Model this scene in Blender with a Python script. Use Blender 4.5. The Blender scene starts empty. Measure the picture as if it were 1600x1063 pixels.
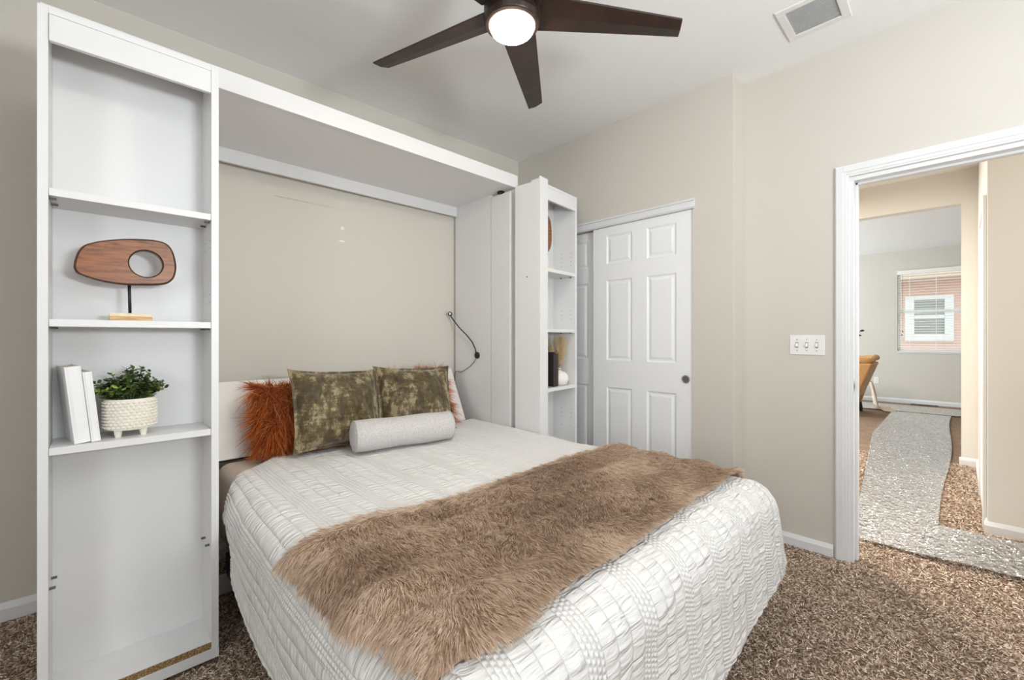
import bpy, bmesh, math, random
import numpy as np
from mathutils import Vector, Matrix, noise

PI = math.pi
S = bpy.context.scene
C = S.collection
R = math.radians

# ------------------------------------------------------------------ camera
cam = bpy.data.cameras.new('camera')
cam.sensor_width = 36.0
cam.lens = 676.0 / 1600.0 * 36.0
cam.shift_y = -4.5 / 1600.0
cam.clip_start = 0.02
cam_o = bpy.data.objects.new('camera', cam)
C.objects.link(cam_o)
cam_o.location = (0, 0, 1.187)
cam_o.rotation_euler = (R(90), 0, -0.76844)
S.camera = cam_o

# ------------------------------------------------------------------ world, lights, exposure
S.view_settings.view_transform = 'Standard'
S.view_settings.look = 'None'
S.view_settings.gamma = 1.0
S.view_settings.exposure = -0.03
w = bpy.data.worlds.new('sky')
S.world = w
w.use_nodes = True
bgn = w.node_tree.nodes['Background']
bgn.inputs[0].default_value = (0.86, 0.93, 1.0, 1)
bgn.inputs[1].default_value = 2.3


def area(name, loc, rot, sx, sy, watts, col=(1, 1, 1)):
    l = bpy.data.lights.new(name, 'AREA')
    l.shape = 'RECTANGLE'
    l.size, l.size_y = sx, sy
    l.energy = watts
    l.color = col
    o = bpy.data.objects.new(name, l)
    C.objects.link(o)
    o.location = loc
    o.rotation_euler = rot
    return o


# daylight entering by the bedroom windows behind the camera
area('window_daylight', (0.75, -2.56, 1.45), (R(98), 0, 0), 1.9, 1.3, 3, (0.86, 0.945, 1.0))
area('window_daylight_side', (-1.84, -0.9, 1.5), (R(94), 0, R(-82)), 1.3, 1.3, 26, (0.90, 0.955, 1.0))
# unseen fill lamp behind the camera, added to brighten ceiling and walls by bounce
area('bounce_fill', (0.8, -1.4, 1.5), (R(180 - 30), 0, R(-8)), 0.5, 0.5, 76, (0.885, 0.95, 1.0))
# daylight entering by the living room windows
area('living_daylight', (8.2, 4.4, 1.5), (R(110), 0, R(180)), 3.2, 1.6, 185, (0.80, 0.92, 1.0))
# ceiling lamps of the hall, out of sight from the bedroom
area('hall_lamp', (4.3, 1.5, 2.66), (0, 0, 0), 0.3, 0.3, 112, (1.0, 0.96, 0.87))
area('corridor_lamp', (3.45, -1.7, 2.68), (0, 0, 0), 0.3, 0.3, 32, (0.97, 1.0, 1.0))

# ------------------------------------------------------------------ materials
def nodes_of(name):
    m = bpy.data.materials.new(name)
    m.use_nodes = True
    nt = m.node_tree
    return m, nt, nt.nodes['Principled BSDF']


def N(nt, t, **kw):
    n = nt.nodes.new(t)
    for k, v in kw.items():
        if k.startswith('i_'):
            n.inputs[k[2:].replace('_', ' ')].default_value = v
        else:
            setattr(n, k, v)
    return n


def math_n(nt, op, a, b=None):
    n = nt.nodes.new('ShaderNodeMath')
    n.operation = op
    for i, x in enumerate((a, b)):
        if x is None:
            continue
        if isinstance(x, (int, float)):
            n.inputs[i].default_value = x
        else:
            nt.links.new(x, n.inputs[i])
    return n.outputs[0]


def ramp(nt, fac, stops):
    n = nt.nodes.new('ShaderNodeValToRGB')
    e = n.color_ramp.elements
    while len(e) < len(stops):
        e.new(0.5)
    for q, (p, c) in zip(e, stops):
        q.position = p
        q.color = (*c, 1)
    nt.links.new(fac, n.inputs[0])
    return n.outputs[0]


def bump(nt, b, height, dist=0.002, strength=1.0):
    n = nt.nodes.new('ShaderNodeBump')
    n.inputs['Distance'].default_value = dist
    n.inputs['Strength'].default_value = strength
    nt.links.new(height, n.inputs['Height'])
    nt.links.new(n.outputs[0], b.inputs['Normal'])


def objco(nt, scale=(1, 1, 1), kind='Object'):
    tc = nt.nodes.new('ShaderNodeTexCoord')
    mp = nt.nodes.new('ShaderNodeMapping')
    mp.inputs['Scale'].default_value = scale
    nt.links.new(tc.outputs[kind], mp.inputs[0])
    return mp.outputs[0]


def noise_n(nt, vec, scale, detail=3, rough=0.55):
    n = nt.nodes.new('ShaderNodeTexNoise')
    n.inputs['Scale'].default_value = scale
    n.inputs['Detail'].default_value = detail
    n.inputs['Roughness'].default_value = rough
    nt.links.new(vec, n.inputs['Vector'])
    return n.outputs[0]


def srgb(r, g, b):
    f = lambda c: ((c / 255 + 0.055) / 1.055) ** 2.4 if c > 10.3 else c / 255 / 12.92
    return (f(r), f(g), f(b))


def plain(name, col, rough=0.5, metal=0.0, nscale=0, nd=0.0005, vary=0.0, scale=(1, 1, 1), spec=None):
    m, nt, b = nodes_of(name)
    b.inputs['Base Color'].default_value = (*col, 1)
    b.inputs['Roughness'].default_value = rough
    b.inputs['Metallic'].default_value = metal
    if spec is not None:
        b.inputs['Specular IOR Level'].default_value = spec
    if nscale:
        v = objco(nt, scale)
        f = noise_n(nt, v, nscale)
        bump(nt, b, f, nd, 0.6)
        if vary:
            nt.links.new(ramp(nt, f, [(0.3, tuple(c * (1 - vary) for c in col)), (0.7, tuple(min(1, c * (1 + vary)) for c in col))]), b.inputs['Base Color'])
    return m


def attr_mat(name, rough=0.7, sheen=0.0, trans=0.0):
    m, nt, b = nodes_of(name)
    a = nt.nodes.new('ShaderNodeVertexColor')
    a.layer_name = 'tint'
    nt.links.new(a.outputs[0], b.inputs['Base Color'])
    b.inputs['Roughness'].default_value = rough
    b.inputs['Specular IOR Level'].default_value = 0.25
    if sheen:
        b.inputs['Sheen Weight'].default_value = sheen
    if trans:
        out = [n for n in nt.nodes if n.type == 'OUTPUT_MATERIAL'][0]
        tl = nt.nodes.new('ShaderNodeBsdfTranslucent')
        nt.links.new(a.outputs[0], tl.inputs[0])
        mx = nt.nodes.new('ShaderNodeMixShader')
        mx.inputs[0].default_value = trans
        nt.links.new(b.outputs[0], mx.inputs[1])
        nt.links.new(tl.outputs[0], mx.inputs[2])
        nt.links.new(mx.outputs[0], out.inputs[0])
    return m


M = {}
M['wall'] = plain('greige wall paint', srgb(211, 205, 195), 0.65, nscale=220, nd=0.0006)
M['hallwall'] = plain('hall wall paint', srgb(224, 219, 211), 0.65, nscale=220, nd=0.0006)
M['ceil'] = plain('ceiling paint', srgb(243, 242, 240), 0.8, nscale=120, nd=0.0008)
M['trim'] = plain('white trim paint', srgb(230, 230, 230), 0.35, nscale=40, nd=0.0001)
M['white'] = plain('white laminate', srgb(228, 227, 226), 0.38, nscale=300, nd=0.0001)
M['door'] = plain('white moulded door', srgb(244, 244, 244), 0.45, nscale=60, nd=0.0004, scale=(1, 1, 0.15))
M['plate'] = plain('white plastic plate', srgb(240, 239, 236), 0.35, nscale=10, nd=0.00005)
M['black'] = plain('black metal', (0.012, 0.012, 0.012), 0.4, nscale=80, nd=0.0001)
M['grey'] = plain('grey plastic pin', (0.12, 0.12, 0.12), 0.5, nscale=80, nd=0.0001)
M['chrome'] = plain('brushed nickel', (0.55, 0.54, 0.52), 0.3, 1.0, nscale=200, nd=0.0001)
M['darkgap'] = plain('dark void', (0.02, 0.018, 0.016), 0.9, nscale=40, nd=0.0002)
M['sheet'] = plain('beige sheet cotton', srgb(214, 200, 184), 0.9, nscale=500, nd=0.0006)
M['headboard'] = plain('white headboard laminate', srgb(240, 234, 228), 0.45, nscale=200, nd=0.0001)
M['duct'] = plain('shaded duct metal', (0.5, 0.49, 0.48), 0.6, nscale=40, nd=0.0001)
M['grill'] = plain('white painted grille', srgb(232, 230, 227), 0.45, nscale=50, nd=0.0001)
M['tan'] = plain('tan leather', srgb(190, 140, 86), 0.5, nscale=60, nd=0.001, vary=0.15)
M['darkleg'] = plain('dark stained leg', (0.02, 0.014, 0.01), 0.4, nscale=50, nd=0.0002)
M['blanket'] = plain('cream blanket', srgb(226, 210, 190), 0.95, nscale=60, nd=0.004, vary=0.1)
M['bookwhite'] = plain('white book cloth', srgb(240, 239, 238), 0.6, nscale=300, nd=0.0002)
M['paper'] = plain('page paper', srgb(226, 216, 198), 0.9, nscale=400, nd=0.0004, scale=(1, 1, 0.02))
M['bookdark'] = plain('dark brown book cloth', srgb(62, 46, 44), 0.5, nscale=300, nd=0.0002)
M['bookplum'] = plain('black brown book cloth', srgb(44, 33, 34), 0.45, nscale=300, nd=0.0002)
M['pot'] = plain('cream ceramic', srgb(238, 232, 220), 0.55, nscale=90, nd=0.0004)
M['vase'] = plain('white ceramic', srgb(240, 236, 230), 0.6, nscale=60, nd=0.0006)
M['soil'] = plain('moss', (0.03, 0.04, 0.015), 0.95, nscale=90, nd=0.004)
M['stemgreen'] = plain('plant stem', (0.05, 0.09, 0.025), 0.6, nscale=40, nd=0.0003)
M['leafdark'] = plain('dark leaf', (0.02, 0.03, 0.018), 0.5, nscale=30, nd=0.0004)
M['screw'] = plain('pale filler', srgb(245, 240, 232), 0.7, nscale=60, nd=0.0003)
M['cream'] = plain('stone cream base', srgb(232, 214, 184), 0.6, nscale=30, nd=0.0006, vary=0.06)
M['blind'] = plain('white blind slat', srgb(246, 243, 238), 0.5, nscale=20, nd=0.0001)
M['vinyl'] = plain('white vinyl frame', srgb(240, 244, 242), 0.4, nscale=20, nd=0.0001)
M['roof'] = plain('grey shingle', srgb(170, 162, 158), 0.9, nscale=18, nd=0.01, vary=0.25)
M['eave'] = plain('pale eave paint', srgb(225, 200, 175), 0.7, nscale=20, nd=0.0005)
M['housewin'] = plain('dim house glass', srgb(150, 160, 158), 0.15, nscale=3, nd=0.0003)
M['ground'] = plain('outdoor ground', srgb(190, 180, 165), 0.9, nscale=8, nd=0.01, vary=0.2)
M['register'] = plain('brown floor register', (0.05, 0.035, 0.025), 0.5, nscale=40, nd=0.0002)


def wood(name, c1, c2, scale=(3, 3, 30), rough=0.35):
    m, nt, b = nodes_of(name)
    v = objco(nt, scale)
    f = noise_n(nt, v, 3.0, 6, 0.65)
    nt.links.new(ramp(nt, f, [(0.3, c1), (0.55, c2), (0.75, tuple(min(1, x * 1.25) for x in c2))]), b.inputs['Base Color'])
    b.inputs['Roughness'].default_value = rough
    bump(nt, b, f, 0.0006, 0.5)
    return m


M['walnut'] = wood('warm walnut', srgb(82, 44, 20), srgb(146, 88, 42), (5, 5, 34))
M['walnutedge'] = wood('dark walnut rim', srgb(50, 30, 20), srgb(84, 54, 34), (8, 8, 20))
M['oak'] = wood('pale wood base', srgb(164, 118, 66), srgb(206, 164, 104), (6, 6, 50))
M['bronze'] = wood('dark bronze blade', srgb(34, 22, 15), srgb(48, 31, 22), (6, 6, 2), 0.42)


def chip():
    m, nt, b = nodes_of('raw particle board')
    v = objco(nt, (1, 1, 1))
    f = noise_n(nt, v, 160, 4, 0.7)
    nt.links.new(ramp(nt, f, [(0.36, srgb(84, 62, 36)), (0.5, srgb(150, 120, 80)), (0.64, srgb(196, 168, 120))]), b.inputs['Base Color'])
    b.inputs['Roughness'].default_value = 0.9
    bump(nt, b, f, 0.002)
    return m


M['chip'] = chip()


def carpet():
    m, nt, b = nodes_of('brown frieze carpet')
    v = objco(nt)
    f = noise_n(nt, v, 95, 4, 0.75)
    g = noise_n(nt, v, 5, 2)
    h = math_n(nt, 'ADD', f, math_n(nt, 'MULTIPLY', math_n(nt, 'SUBTRACT', g, 0.5), 0.12))
    nt.links.new(ramp(nt, h, [(0.36, srgb(90, 70, 56)), (0.48, srgb(150, 125, 104)), (0.58, srgb(190, 163, 140)), (0.7, srgb(222, 200, 178))]), b.inputs['Base Color'])
    b.inputs['Roughness'].default_value = 0.95
    b.inputs['Specular IOR Level'].default_value = 0.1
    bump(nt, b, f, 0.012)
    return m


M['carpet'] = carpet()
M['tuft'] = attr_mat('carpet yarn', 0.95)
M['fur'] = attr_mat('brown faux fur', 0.6, 0.25, 0.45)
M['furorange'] = attr_mat('rust faux fur', 0.55, 0.2, 0.5)
M['pampas'] = attr_mat('pampas straw', 0.8, 0, 0.4)
M['leaf'] = attr_mat('green leaf', 0.4)
M['furbase'] = plain('brown fur backing', srgb(150, 124, 100), 0.95, nscale=120, nd=0.003, vary=0.2)
M['furbaseorange'] = plain('rust fur backing', srgb(130, 64, 26), 0.95, nscale=120, nd=0.003, vary=0.2)


def quilt():
    m, nt, b = nodes_of('white seersucker comforter')
    uvn = nt.nodes.new('ShaderNodeUVMap')
    sep = nt.nodes.new('ShaderNodeSeparateXYZ')
    nt.links.new(uvn.outputs[0], sep.inputs[0])
    wob = nt.nodes.new('ShaderNodeTexNoise')
    wob.inputs['Scale'].default_value = 5.0
    wob.inputs['Detail'].default_value = 2.0
    nt.links.new(uvn.outputs[0], wob.inputs['Vector'])
    u = math_n(nt, 'ADD', sep.outputs[0], math_n(nt, 'MULTIPLY', math_n(nt, 'SUBTRACT', wob.outputs[0], 0.5), 0.012))
    v = sep.outputs[1]
    PER = 0.21
    p = math_n(nt, 'FRACT', math_n(nt, 'DIVIDE', math_n(nt, 'ADD', u, 10.0), PER))      # 0..1 inside one repeat
    inA = math_n(nt, 'LESS_THAN', p, 0.26)
    # narrow smocked columns
    colp = math_n(nt, 'MULTIPLY', p, 4 / 0.26)
    colw = math_n(nt, 'ABSOLUTE', math_n(nt, 'SINE', math_n(nt, 'MULTIPLY', colp, PI)))
    par = math_n(nt, 'MULTIPLY', math_n(nt, 'FLOOR', colp), PI)
    cell = math_n(nt, 'SINE', math_n(nt, 'ADD', math_n(nt, 'MULTIPLY', v, 2 * PI / 0.013), par))
    cell = math_n(nt, 'ADD', math_n(nt, 'MULTIPLY', cell, 0.28), 0.62)
    hA = math_n(nt, 'MULTIPLY', math_n(nt, 'MULTIPLY', math_n(nt, 'POWER', colw, 0.6), cell), 0.6)
    # wide puckered columns
    q = math_n(nt, 'FRACT', math_n(nt, 'MULTIPLY', math_n(nt, 'SUBTRACT', p, 0.26), 3 / 0.74))
    env = math_n(nt, 'POWER', math_n(nt, 'ABSOLUTE', math_n(nt, 'SINE', math_n(nt, 'MULTIPLY', q, PI))), 0.30)
    cmb = nt.nodes.new('ShaderNodeCombineXYZ')
    nt.links.new(math_n(nt, 'MULTIPLY', u, 10.0), cmb.inputs[0])
    nt.links.new(math_n(nt, 'MULTIPLY', v, 62.0), cmb.inputs[1])
    pk = nt.nodes.new('ShaderNodeTexNoise')
    pk.inputs['Scale'].default_value = 1.0
    pk.inputs['Detail'].default_value = 2.0
    pk.inputs['Distortion'].default_value = 0.6
    nt.links.new(cmb.outputs[0], pk.inputs['Vector'])
    env = math_n(nt, 'ADD', 0.45, math_n(nt, 'MULTIPLY', env, 0.55))
    hB = math_n(nt, 'MULTIPLY', env, math_n(nt, 'ADD', 0.1, math_n(nt, 'MULTIPLY', pk.outputs[0], 2.2)))
    mix = nt.nodes.new('ShaderNodeMix')
    mix.data_type = 'FLOAT'
    nt.links.new(inA, mix.inputs[0])
    nt.links.new(hB, mix.inputs[2])
    nt.links.new(hA, mix.inputs[3])
    b.inputs['Base Color'].default_value = (*srgb(234, 232, 229), 1)
    b.inputs['Roughness'].default_value = 0.85
    b.inputs['Sheen Weight'].default_value = 0.15
    bump(nt, b, mix.outputs[0], 0.010, 0.85)
    return m


M['quilt'] = quilt()


def velvet():
    m, nt, b = nodes_of('olive distressed velvet')
    v = objco(nt, (1.1, 1, 0.42))
    a = noise_n(nt, v, 15, 8, 0.74)
    c = noise_n(nt, objco(nt, (0.35, 1, 3.0)), 26, 4, 0.7)
    h = math_n(nt, 'ADD', math_n(nt, 'MULTIPLY', a, 0.78), math_n(nt, 'MULTIPLY', c, 0.22))
    nt.links.new(ramp(nt, h, [(0.36, srgb(48, 38, 17)), (0.48, srgb(84, 70, 38)), (0.525, srgb(108, 94, 60)), (0.56, srgb(158, 143, 110)), (0.63, srgb(140, 124, 90)), (0.70, srgb(178, 163, 132))]), b.inputs['Base Color'])
    b.inputs['Roughness'].default_value = 0.6
    b.inputs['Sheen Weight'].default_value = 0.5
    b.inputs['Sheen Roughness'].default_value = 0.4
    bump(nt, b, noise_n(nt, v, 60, 3), 0.002, 0.5)
    return m


M['velvet'] = velvet()


def tweed():
    m, nt, b = nodes_of('pale grey boucle')
    v = objco(nt)
    f = noise_n(nt, v, 260, 3, 0.7)
    nt.links.new(ramp(nt, f, [(0.35, srgb(182, 177, 176)), (0.6, srgb(218, 213, 211))]), b.inputs['Base Color'])
    b.inputs['Roughness'].default_value = 0.95
    bump(nt, b, f, 0.003, 0.7)
    return m


M['tweed'] = tweed()


def film():
    m, nt, b = nodes_of('clear plastic film')
    nt.nodes.remove(b)
    out = [n for n in nt.nodes if n.type == 'OUTPUT_MATERIAL'][0]
    tr = nt.nodes.new('ShaderNodeBsdfTransparent')
    tr.inputs[0].default_value = (0.98, 0.98, 0.98, 1)
    gl = nt.nodes.new('ShaderNodeBsdfGlossy')
    gl.inputs['Roughness'].default_value = 0.10
    gl.inputs[0].default_value = (1, 1, 1, 1)
    fr = nt.nodes.new('ShaderNodeFresnel')
    fr.inputs[0].default_value = 1.65
    v = objco(nt, (0.55, 1.0, 1))
    f = math_n(nt, 'ABSOLUTE', math_n(nt, 'SUBTRACT', noise_n(nt, v, 26, 3, 0.6), 0.5))
    bp = nt.nodes.new('ShaderNodeBump')
    bp.inputs['Distance'].default_value = 0.045
    nt.links.new(f, bp.inputs['Height'])
    nt.links.new(bp.outputs[0], gl.inputs['Normal'])
    mx = nt.nodes.new('ShaderNodeMixShader')
    nt.links.new(math_n(nt, 'MINIMUM', math_n(nt, 'ADD', math_n(nt, 'MULTIPLY', fr.outputs[0], 2.0), 0.10), 0.92), mx.inputs[0])
    nt.links.new(tr.outputs[0], mx.inputs[1])
    nt.links.new(gl.outputs[0], mx.inputs[2])
    nt.links.new(mx.outputs[0], out.inputs[0])
    return m


M['film'] = film()


def glass():
    m, nt, b = nodes_of('window glass')
    nt.nodes.remove(b)
    out = [n for n in nt.nodes if n.type == 'OUTPUT_MATERIAL'][0]
    tr = nt.nodes.new('ShaderNodeBsdfTransparent')
    tr.inputs[0].default_value = (0.97, 0.99, 0.98, 1)
    gl = nt.nodes.new('ShaderNodeBsdfGlossy')
    gl.inputs['Roughness'].default_value = 0.02
    mx = nt.nodes.new('ShaderNodeMixShader')
    mx.inputs[0].default_value = 0.05
    nt.links.new(tr.outputs[0], mx.inputs[1])
    nt.links.new(gl.outputs[0], mx.inputs[2])
    nt.links.new(mx.outputs[0], out.inputs[0])
    return m


M['glass'] = glass()


def glow(name, col, strength):
    m, nt, b = nodes_of(name)
    b.inputs['Base Color'].default_value = (0.9, 0.85, 0.75, 1)
    b.inputs['Emission Color'].default_value = (*col, 1)
    b.inputs['Emission Strength'].default_value = strength
    return m


M['lampglow'] = glow('lit frosted lamp glass', (1.0, 0.895, 0.75), 112.0)


def siding():
    m, nt, b = nodes_of('pink lap siding')
    v = objco(nt)
    sep = nt.nodes.new('ShaderNodeSeparateXYZ')
    nt.links.new(v, sep.inputs[0])
    f = math_n(nt, 'FRACT', math_n(nt, 'DIVIDE', sep.outputs[2], 0.15))
    nt.links.new(ramp(nt, noise_n(nt, v, 3, 2), [(0.3, srgb(222, 186, 172)), (0.7, srgb(232, 200, 186))]), b.inputs['Base Color'])
    b.inputs['Roughness'].default_value = 0.8
    bump(nt, b, math_n(nt, 'SUBTRACT', 1.0, f), 0.02, 1.0)
    return m


M['siding'] = siding()

# ------------------------------------------------------------------ helpers
WM = {}


def thing(name, label, cat, loc=(0, 0, 0), rotz=0.0, group=None):
    o = bpy.data.objects.new(name, None)
    C.objects.link(o)
    o.empty_display_size = 0.05
    o.location = loc
    o.rotation_euler = (0, 0, rotz)
    WM[o.name] = Matrix.Translation(loc) @ Matrix.Rotation(rotz, 4, 'Z')
    return tag(o, label, cat, group)


def tag(o, label, cat, group=None):
    o['label'] = label
    o['category'] = cat
    if group:
        o['group'] = group
    return o


def link(name, me, mat, parent, local, label):
    o = bpy.data.objects.new(name, me)
    C.objects.link(o)
    if mat is not None:
        me.materials.append(M[mat] if isinstance(mat, str) else mat)
    if parent is not None:
        o.parent = parent
        mw = WM[parent.name]
        WM[o.name] = mw
        if not local:
            me.transform(mw.inverted())
    else:
        WM[o.name] = Matrix.Identity(4)
    if label:
        o['label'] = label
    return o


def obj(name, bm, mat, parent=None, bevel=0.0, smooth=False, local=False, label=None, seg=2, center=None):
    """link a bmesh (world coordinates unless local) as ONE mesh object"""
    me = bpy.data.meshes.new(name)
    if center is not None:
        bm.transform(Matrix.Translation(-Vector(center)))
    bm.normal_update()
    bm.to_mesh(me)
    bm.free()
    o = link(name, me, mat, parent, local, label)
    if center is not None:
        o.location = center
        WM[o.name] = Matrix.Translation(center)
    if smooth:
        for p in me.polygons:
            p.use_smooth = True
    if bevel:
        b = o.modifiers.new('bevel', 'BEVEL')
        b.width = bevel
        b.segments = seg
        b.limit_method = 'ANGLE'
        b.angle_limit = R(40)
    return o


def struct(name, bm, mat, parent=None, **kw):
    o = obj(name, bm, mat, parent, **kw)
    o['kind'] = 'structure'
    return o


def box(bm, x0, x1, y0, y1, z0, z1):
    v = [bm.verts.new((x, y, z)) for z in (z0, z1) for y in (y0, y1) for x in (x0, x1)]
    for f in ((0, 2, 3, 1), (4, 5, 7, 6), (0, 1, 5, 4), (2, 6, 7, 3), (0, 4, 6, 2), (1, 3, 7, 5)):
        bm.faces.new([v[i] for i in f])
    return v


def boxes(*bs):
    bm = bmesh.new()
    for b in bs:
        box(bm, *b)
    return bm


def prism(bm, pts, d0, d1, axis='Y'):
    """extrude a polygon given in the plane normal to axis"""
    def mk(p, d):
        return {'Y': (p[0], d, p[1]), 'X': (d, p[0], p[1]), 'Z': (p[0], p[1], d)}[axis]
    a = [bm.verts.new(mk(p, d0)) for p in pts]
    b = [bm.verts.new(mk(p, d1)) for p in pts]
    n = len(pts)
    bm.faces.new(a)
    bm.faces.new(b[::-1])
    for i in range(n):
        j = (i + 1) % n
        bm.faces.new((a[i], b[i], b[j], a[j]))
    bmesh.ops.recalc_face_normals(bm, faces=bm.faces[:])


def lathe(bm, prof, seg=32, c=(0, 0, 0), mat=None):
    rings = []
    for r, z in prof:
        ring = []
        for i in range(seg):
            a = 2 * PI * i / seg
            p = Vector((r * math.cos(a), r * math.sin(a), z))
            if mat is not None:
                p = mat @ p
            ring.append(bm.verts.new(p + Vector(c)))
        rings.append(ring)
    for k in range(len(rings) - 1):
        for i in range(seg):
            j = (i + 1) % seg
            bm.faces.new((rings[k][i], rings[k][j], rings[k + 1][j], rings[k + 1][i]))
    bm.faces.new(rings[0][::-1])
    bm.faces.new(rings[-1])
    bmesh.ops.recalc_face_normals(bm, faces=bm.faces[:])


def tube(bm, pts, rad, seg=8):
    pts = [Vector(p) for p in pts]
    n = len(pts)
    rads = rad if isinstance(rad, (list, tuple)) else [rad] * n
    rings = []
    up = Vector((0.13, 0.21, 0.97))
    for i, p in enumerate(pts):
        d = (pts[min(i + 1, n - 1)] - pts[max(i - 1, 0)]).normalized()
        a = d.cross(up)
        if a.length < 1e-4:
            a = d.cross(Vector((1, 0, 0)))
        a.normalize()
        b = d.cross(a)
        rings.append([bm.verts.new(p + (a * math.cos(t) + b * math.sin(t)) * rads[i]) for t in (2 * PI * k / seg for k in range(seg))])
    for k in range(n - 1):
        for i in range(seg):
            j = (i + 1) % seg
            bm.faces.new((rings[k][i], rings[k][j], rings[k + 1][j], rings[k + 1][i]))
    bm.faces.new(rings[0][::-1])
    bm.faces.new(rings[-1])
    bmesh.ops.recalc_face_normals(bm, faces=bm.faces[:])


def npmesh(name, V, Q, mat, parent=None, col=None, uv=None, smooth=False, local=False, label=None):
    """fast quad mesh from numpy arrays"""
    me = bpy.data.meshes.new(name)
    V = np.asarray(V, np.float32).reshape(-1, 3)
    Q = np.asarray(Q, np.int32).reshape(-1, 4)
    me.vertices.add(len(V))
    me.vertices.foreach_set('co', V.ravel())
    me.loops.add(Q.size)
    me.loops.foreach_set('vertex_index', Q.ravel())
    me.polygons.add(len(Q))
    me.polygons.foreach_set('loop_start', np.arange(0, Q.size, 4, dtype=np.int32))
    me.polygons.foreach_set('use_smooth', np.full(len(Q), smooth))
    me.update(calc_edges=True)
    if col is not None:
        a = me.color_attributes.new('tint', 'FLOAT_COLOR', 'POINT')
        c4 = np.ones((len(V), 4), np.float32)
        c4[:, :3] = col
        a.data.foreach_set('color', c4.ravel())
    if uv is not None:
        l = me.uv_layers.new(name='UVMap')
        l.data.foreach_set('uv', np.asarray(uv, np.float32)[Q.ravel()].ravel())
    me.validate()
    return link(name, me, mat, parent, local, label)


def gridq(nu, nv):
    i, j = np.meshgrid(np.arange(nu - 1), np.arange(nv - 1), indexing='ij')
    a = i * nv + j
    return np.stack([a, a + nv, a + nv + 1, a + 1], -1).reshape(-1, 4)


def unit(a):
    return a / np.maximum(np.linalg.norm(a, axis=-1, keepdims=True), 1e-9)


def ribbons(P, D, L, W, bend, rng, segs=3, tip=0.15):
    n = len(P)
    side = unit(np.cross(D, rng.normal(size=(n, 3))))
    t = np.linspace(0, 1, segs + 1)
    ctr = P[:, None, :] + D[:, None, :] * (L[:, None, None] * t[None, :, None]) + bend[:, None, :] * (L[:, None, None] * (t ** 2)[None, :, None])
    wd = W[:, None] * (1 - (1 - tip) * t[None, :] ** 1.5)
    V = np.stack([ctr - side[:, None, :] * wd[..., None] / 2, ctr + side[:, None, :] * wd[..., None] / 2], 2)
    base = (np.arange(n) * (segs + 1) * 2)[:, None]
    k = np.arange(segs)[None, :] * 2
    Q = np.stack([base + k, base + k + 1, base + k + 3, base + k + 2], -1).reshape(-1, 4)
    return V.reshape(-1, 3), Q, np.tile(np.repeat(t, 2), n)


class VN:
    """smooth value noise in 2D"""
    def __init__(self, seed, n=64):
        self.g = np.random.default_rng(seed).uniform(-1, 1, (n, n))
        self.n = n

    def __call__(self, x, y):
        x = np.asarray(x, float)
        y = np.asarray(y, float)
        xi, yi = np.floor(x).astype(int), np.floor(y).astype(int)
        fx, fy = x - xi, y - yi
        fx = fx * fx * (3 - 2 * fx)
        fy = fy * fy * (3 - 2 * fy)
        g, n = self.g, self.n
        a = g[xi % n, yi % n]
        b = g[(xi + 1) % n, yi % n]
        c = g[xi % n, (yi + 1) % n]
        d = g[(xi + 1) % n, (yi + 1) % n]
        return (a * (1 - fx) + b * fx) * (1 - fy) + (c * (1 - fx) + d * fx) * fy


# ------------------------------------------------------------------ the setting
XR = 2.868           # right wall
XC = 2.705           # closet wall
ZC = 2.74            # ceiling


def yback(x):
    return 2.715 + (2.704 - x) * 0.022


bm = bmesh.new()
box(bm, -2.0, 10.6, -2.75, 4.6, -0.1, 0.0)
struct('floor', bm, 'carpet')
bm = boxes((-2.0, 2.985, -2.75, 3.05, ZC, ZC + 0.1))
struct('ceiling', bm, 'ceil')
bm = boxes((2.985, 5.78, -2.6, 4.6, ZC, ZC + 0.1), (5.78, 10.6, -2.6, 4.6, ZC, ZC + 0.1))
struct('ceiling_hall', bm, 'ceil')
bm = bmesh.new()
prism(bm, [(-2.0, yback(-2.0)), (2.985, yback(2.985)), (2.985, 3.05), (-2.0, 3.05)], 0, ZC, 'Z')
wb = struct('wall_back', bm, 'wall')
# patched spots and a faint seam on the wall inside the bed niche
bm = bmesh.new()
lathe(bm, [(0.011, 0), (0.011, 0.0012), (0.006, 0.0012), (0.0055, 0.0004)], 16, (1.146, yback(1.146), 1.885), Matrix.Rotation(R(90), 4, 'X').to_3x3())
box(bm, 1.126, 1.158, yback(1.146) - 0.001, yback(1.146) + 0.001, 1.797, 1.806)
obj('wall_patch', bm, 'screw', wb)
bm = boxes((0.75, 1.55, yback(1.15) - 0.0012, yback(1.15) + 0.002, 2.005, 2.008))
obj('paint_seam', bm, 'wall', wb)
# right wall with the doorway
DY0, DY1, DZ = -0.37, 0.39, 2.012
bm = boxes((XR, 2.985, DY1, 1.2, 0, ZC), (XR, 2.985, -2.75, DY0, 0, ZC), (XR, 2.985, DY0, DY1, DZ, ZC))
struct('wall_right', bm, 'wall')
# closet wall standing proud of the right wall
bm = boxes((XC, XR, 0.927, 1.165, 0, ZC), (XC, XR, 1.165, 2.60, 2.0, ZC), (XC, XR, 2.60, 2.74, 0, ZC))
struct('wall_closet', bm, 'wall')
bm = boxes((XR + 0.0, 2.985, 1.2, 2.75, 0, ZC))
struct('wall_closet_rear', bm, 'wall')
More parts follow.
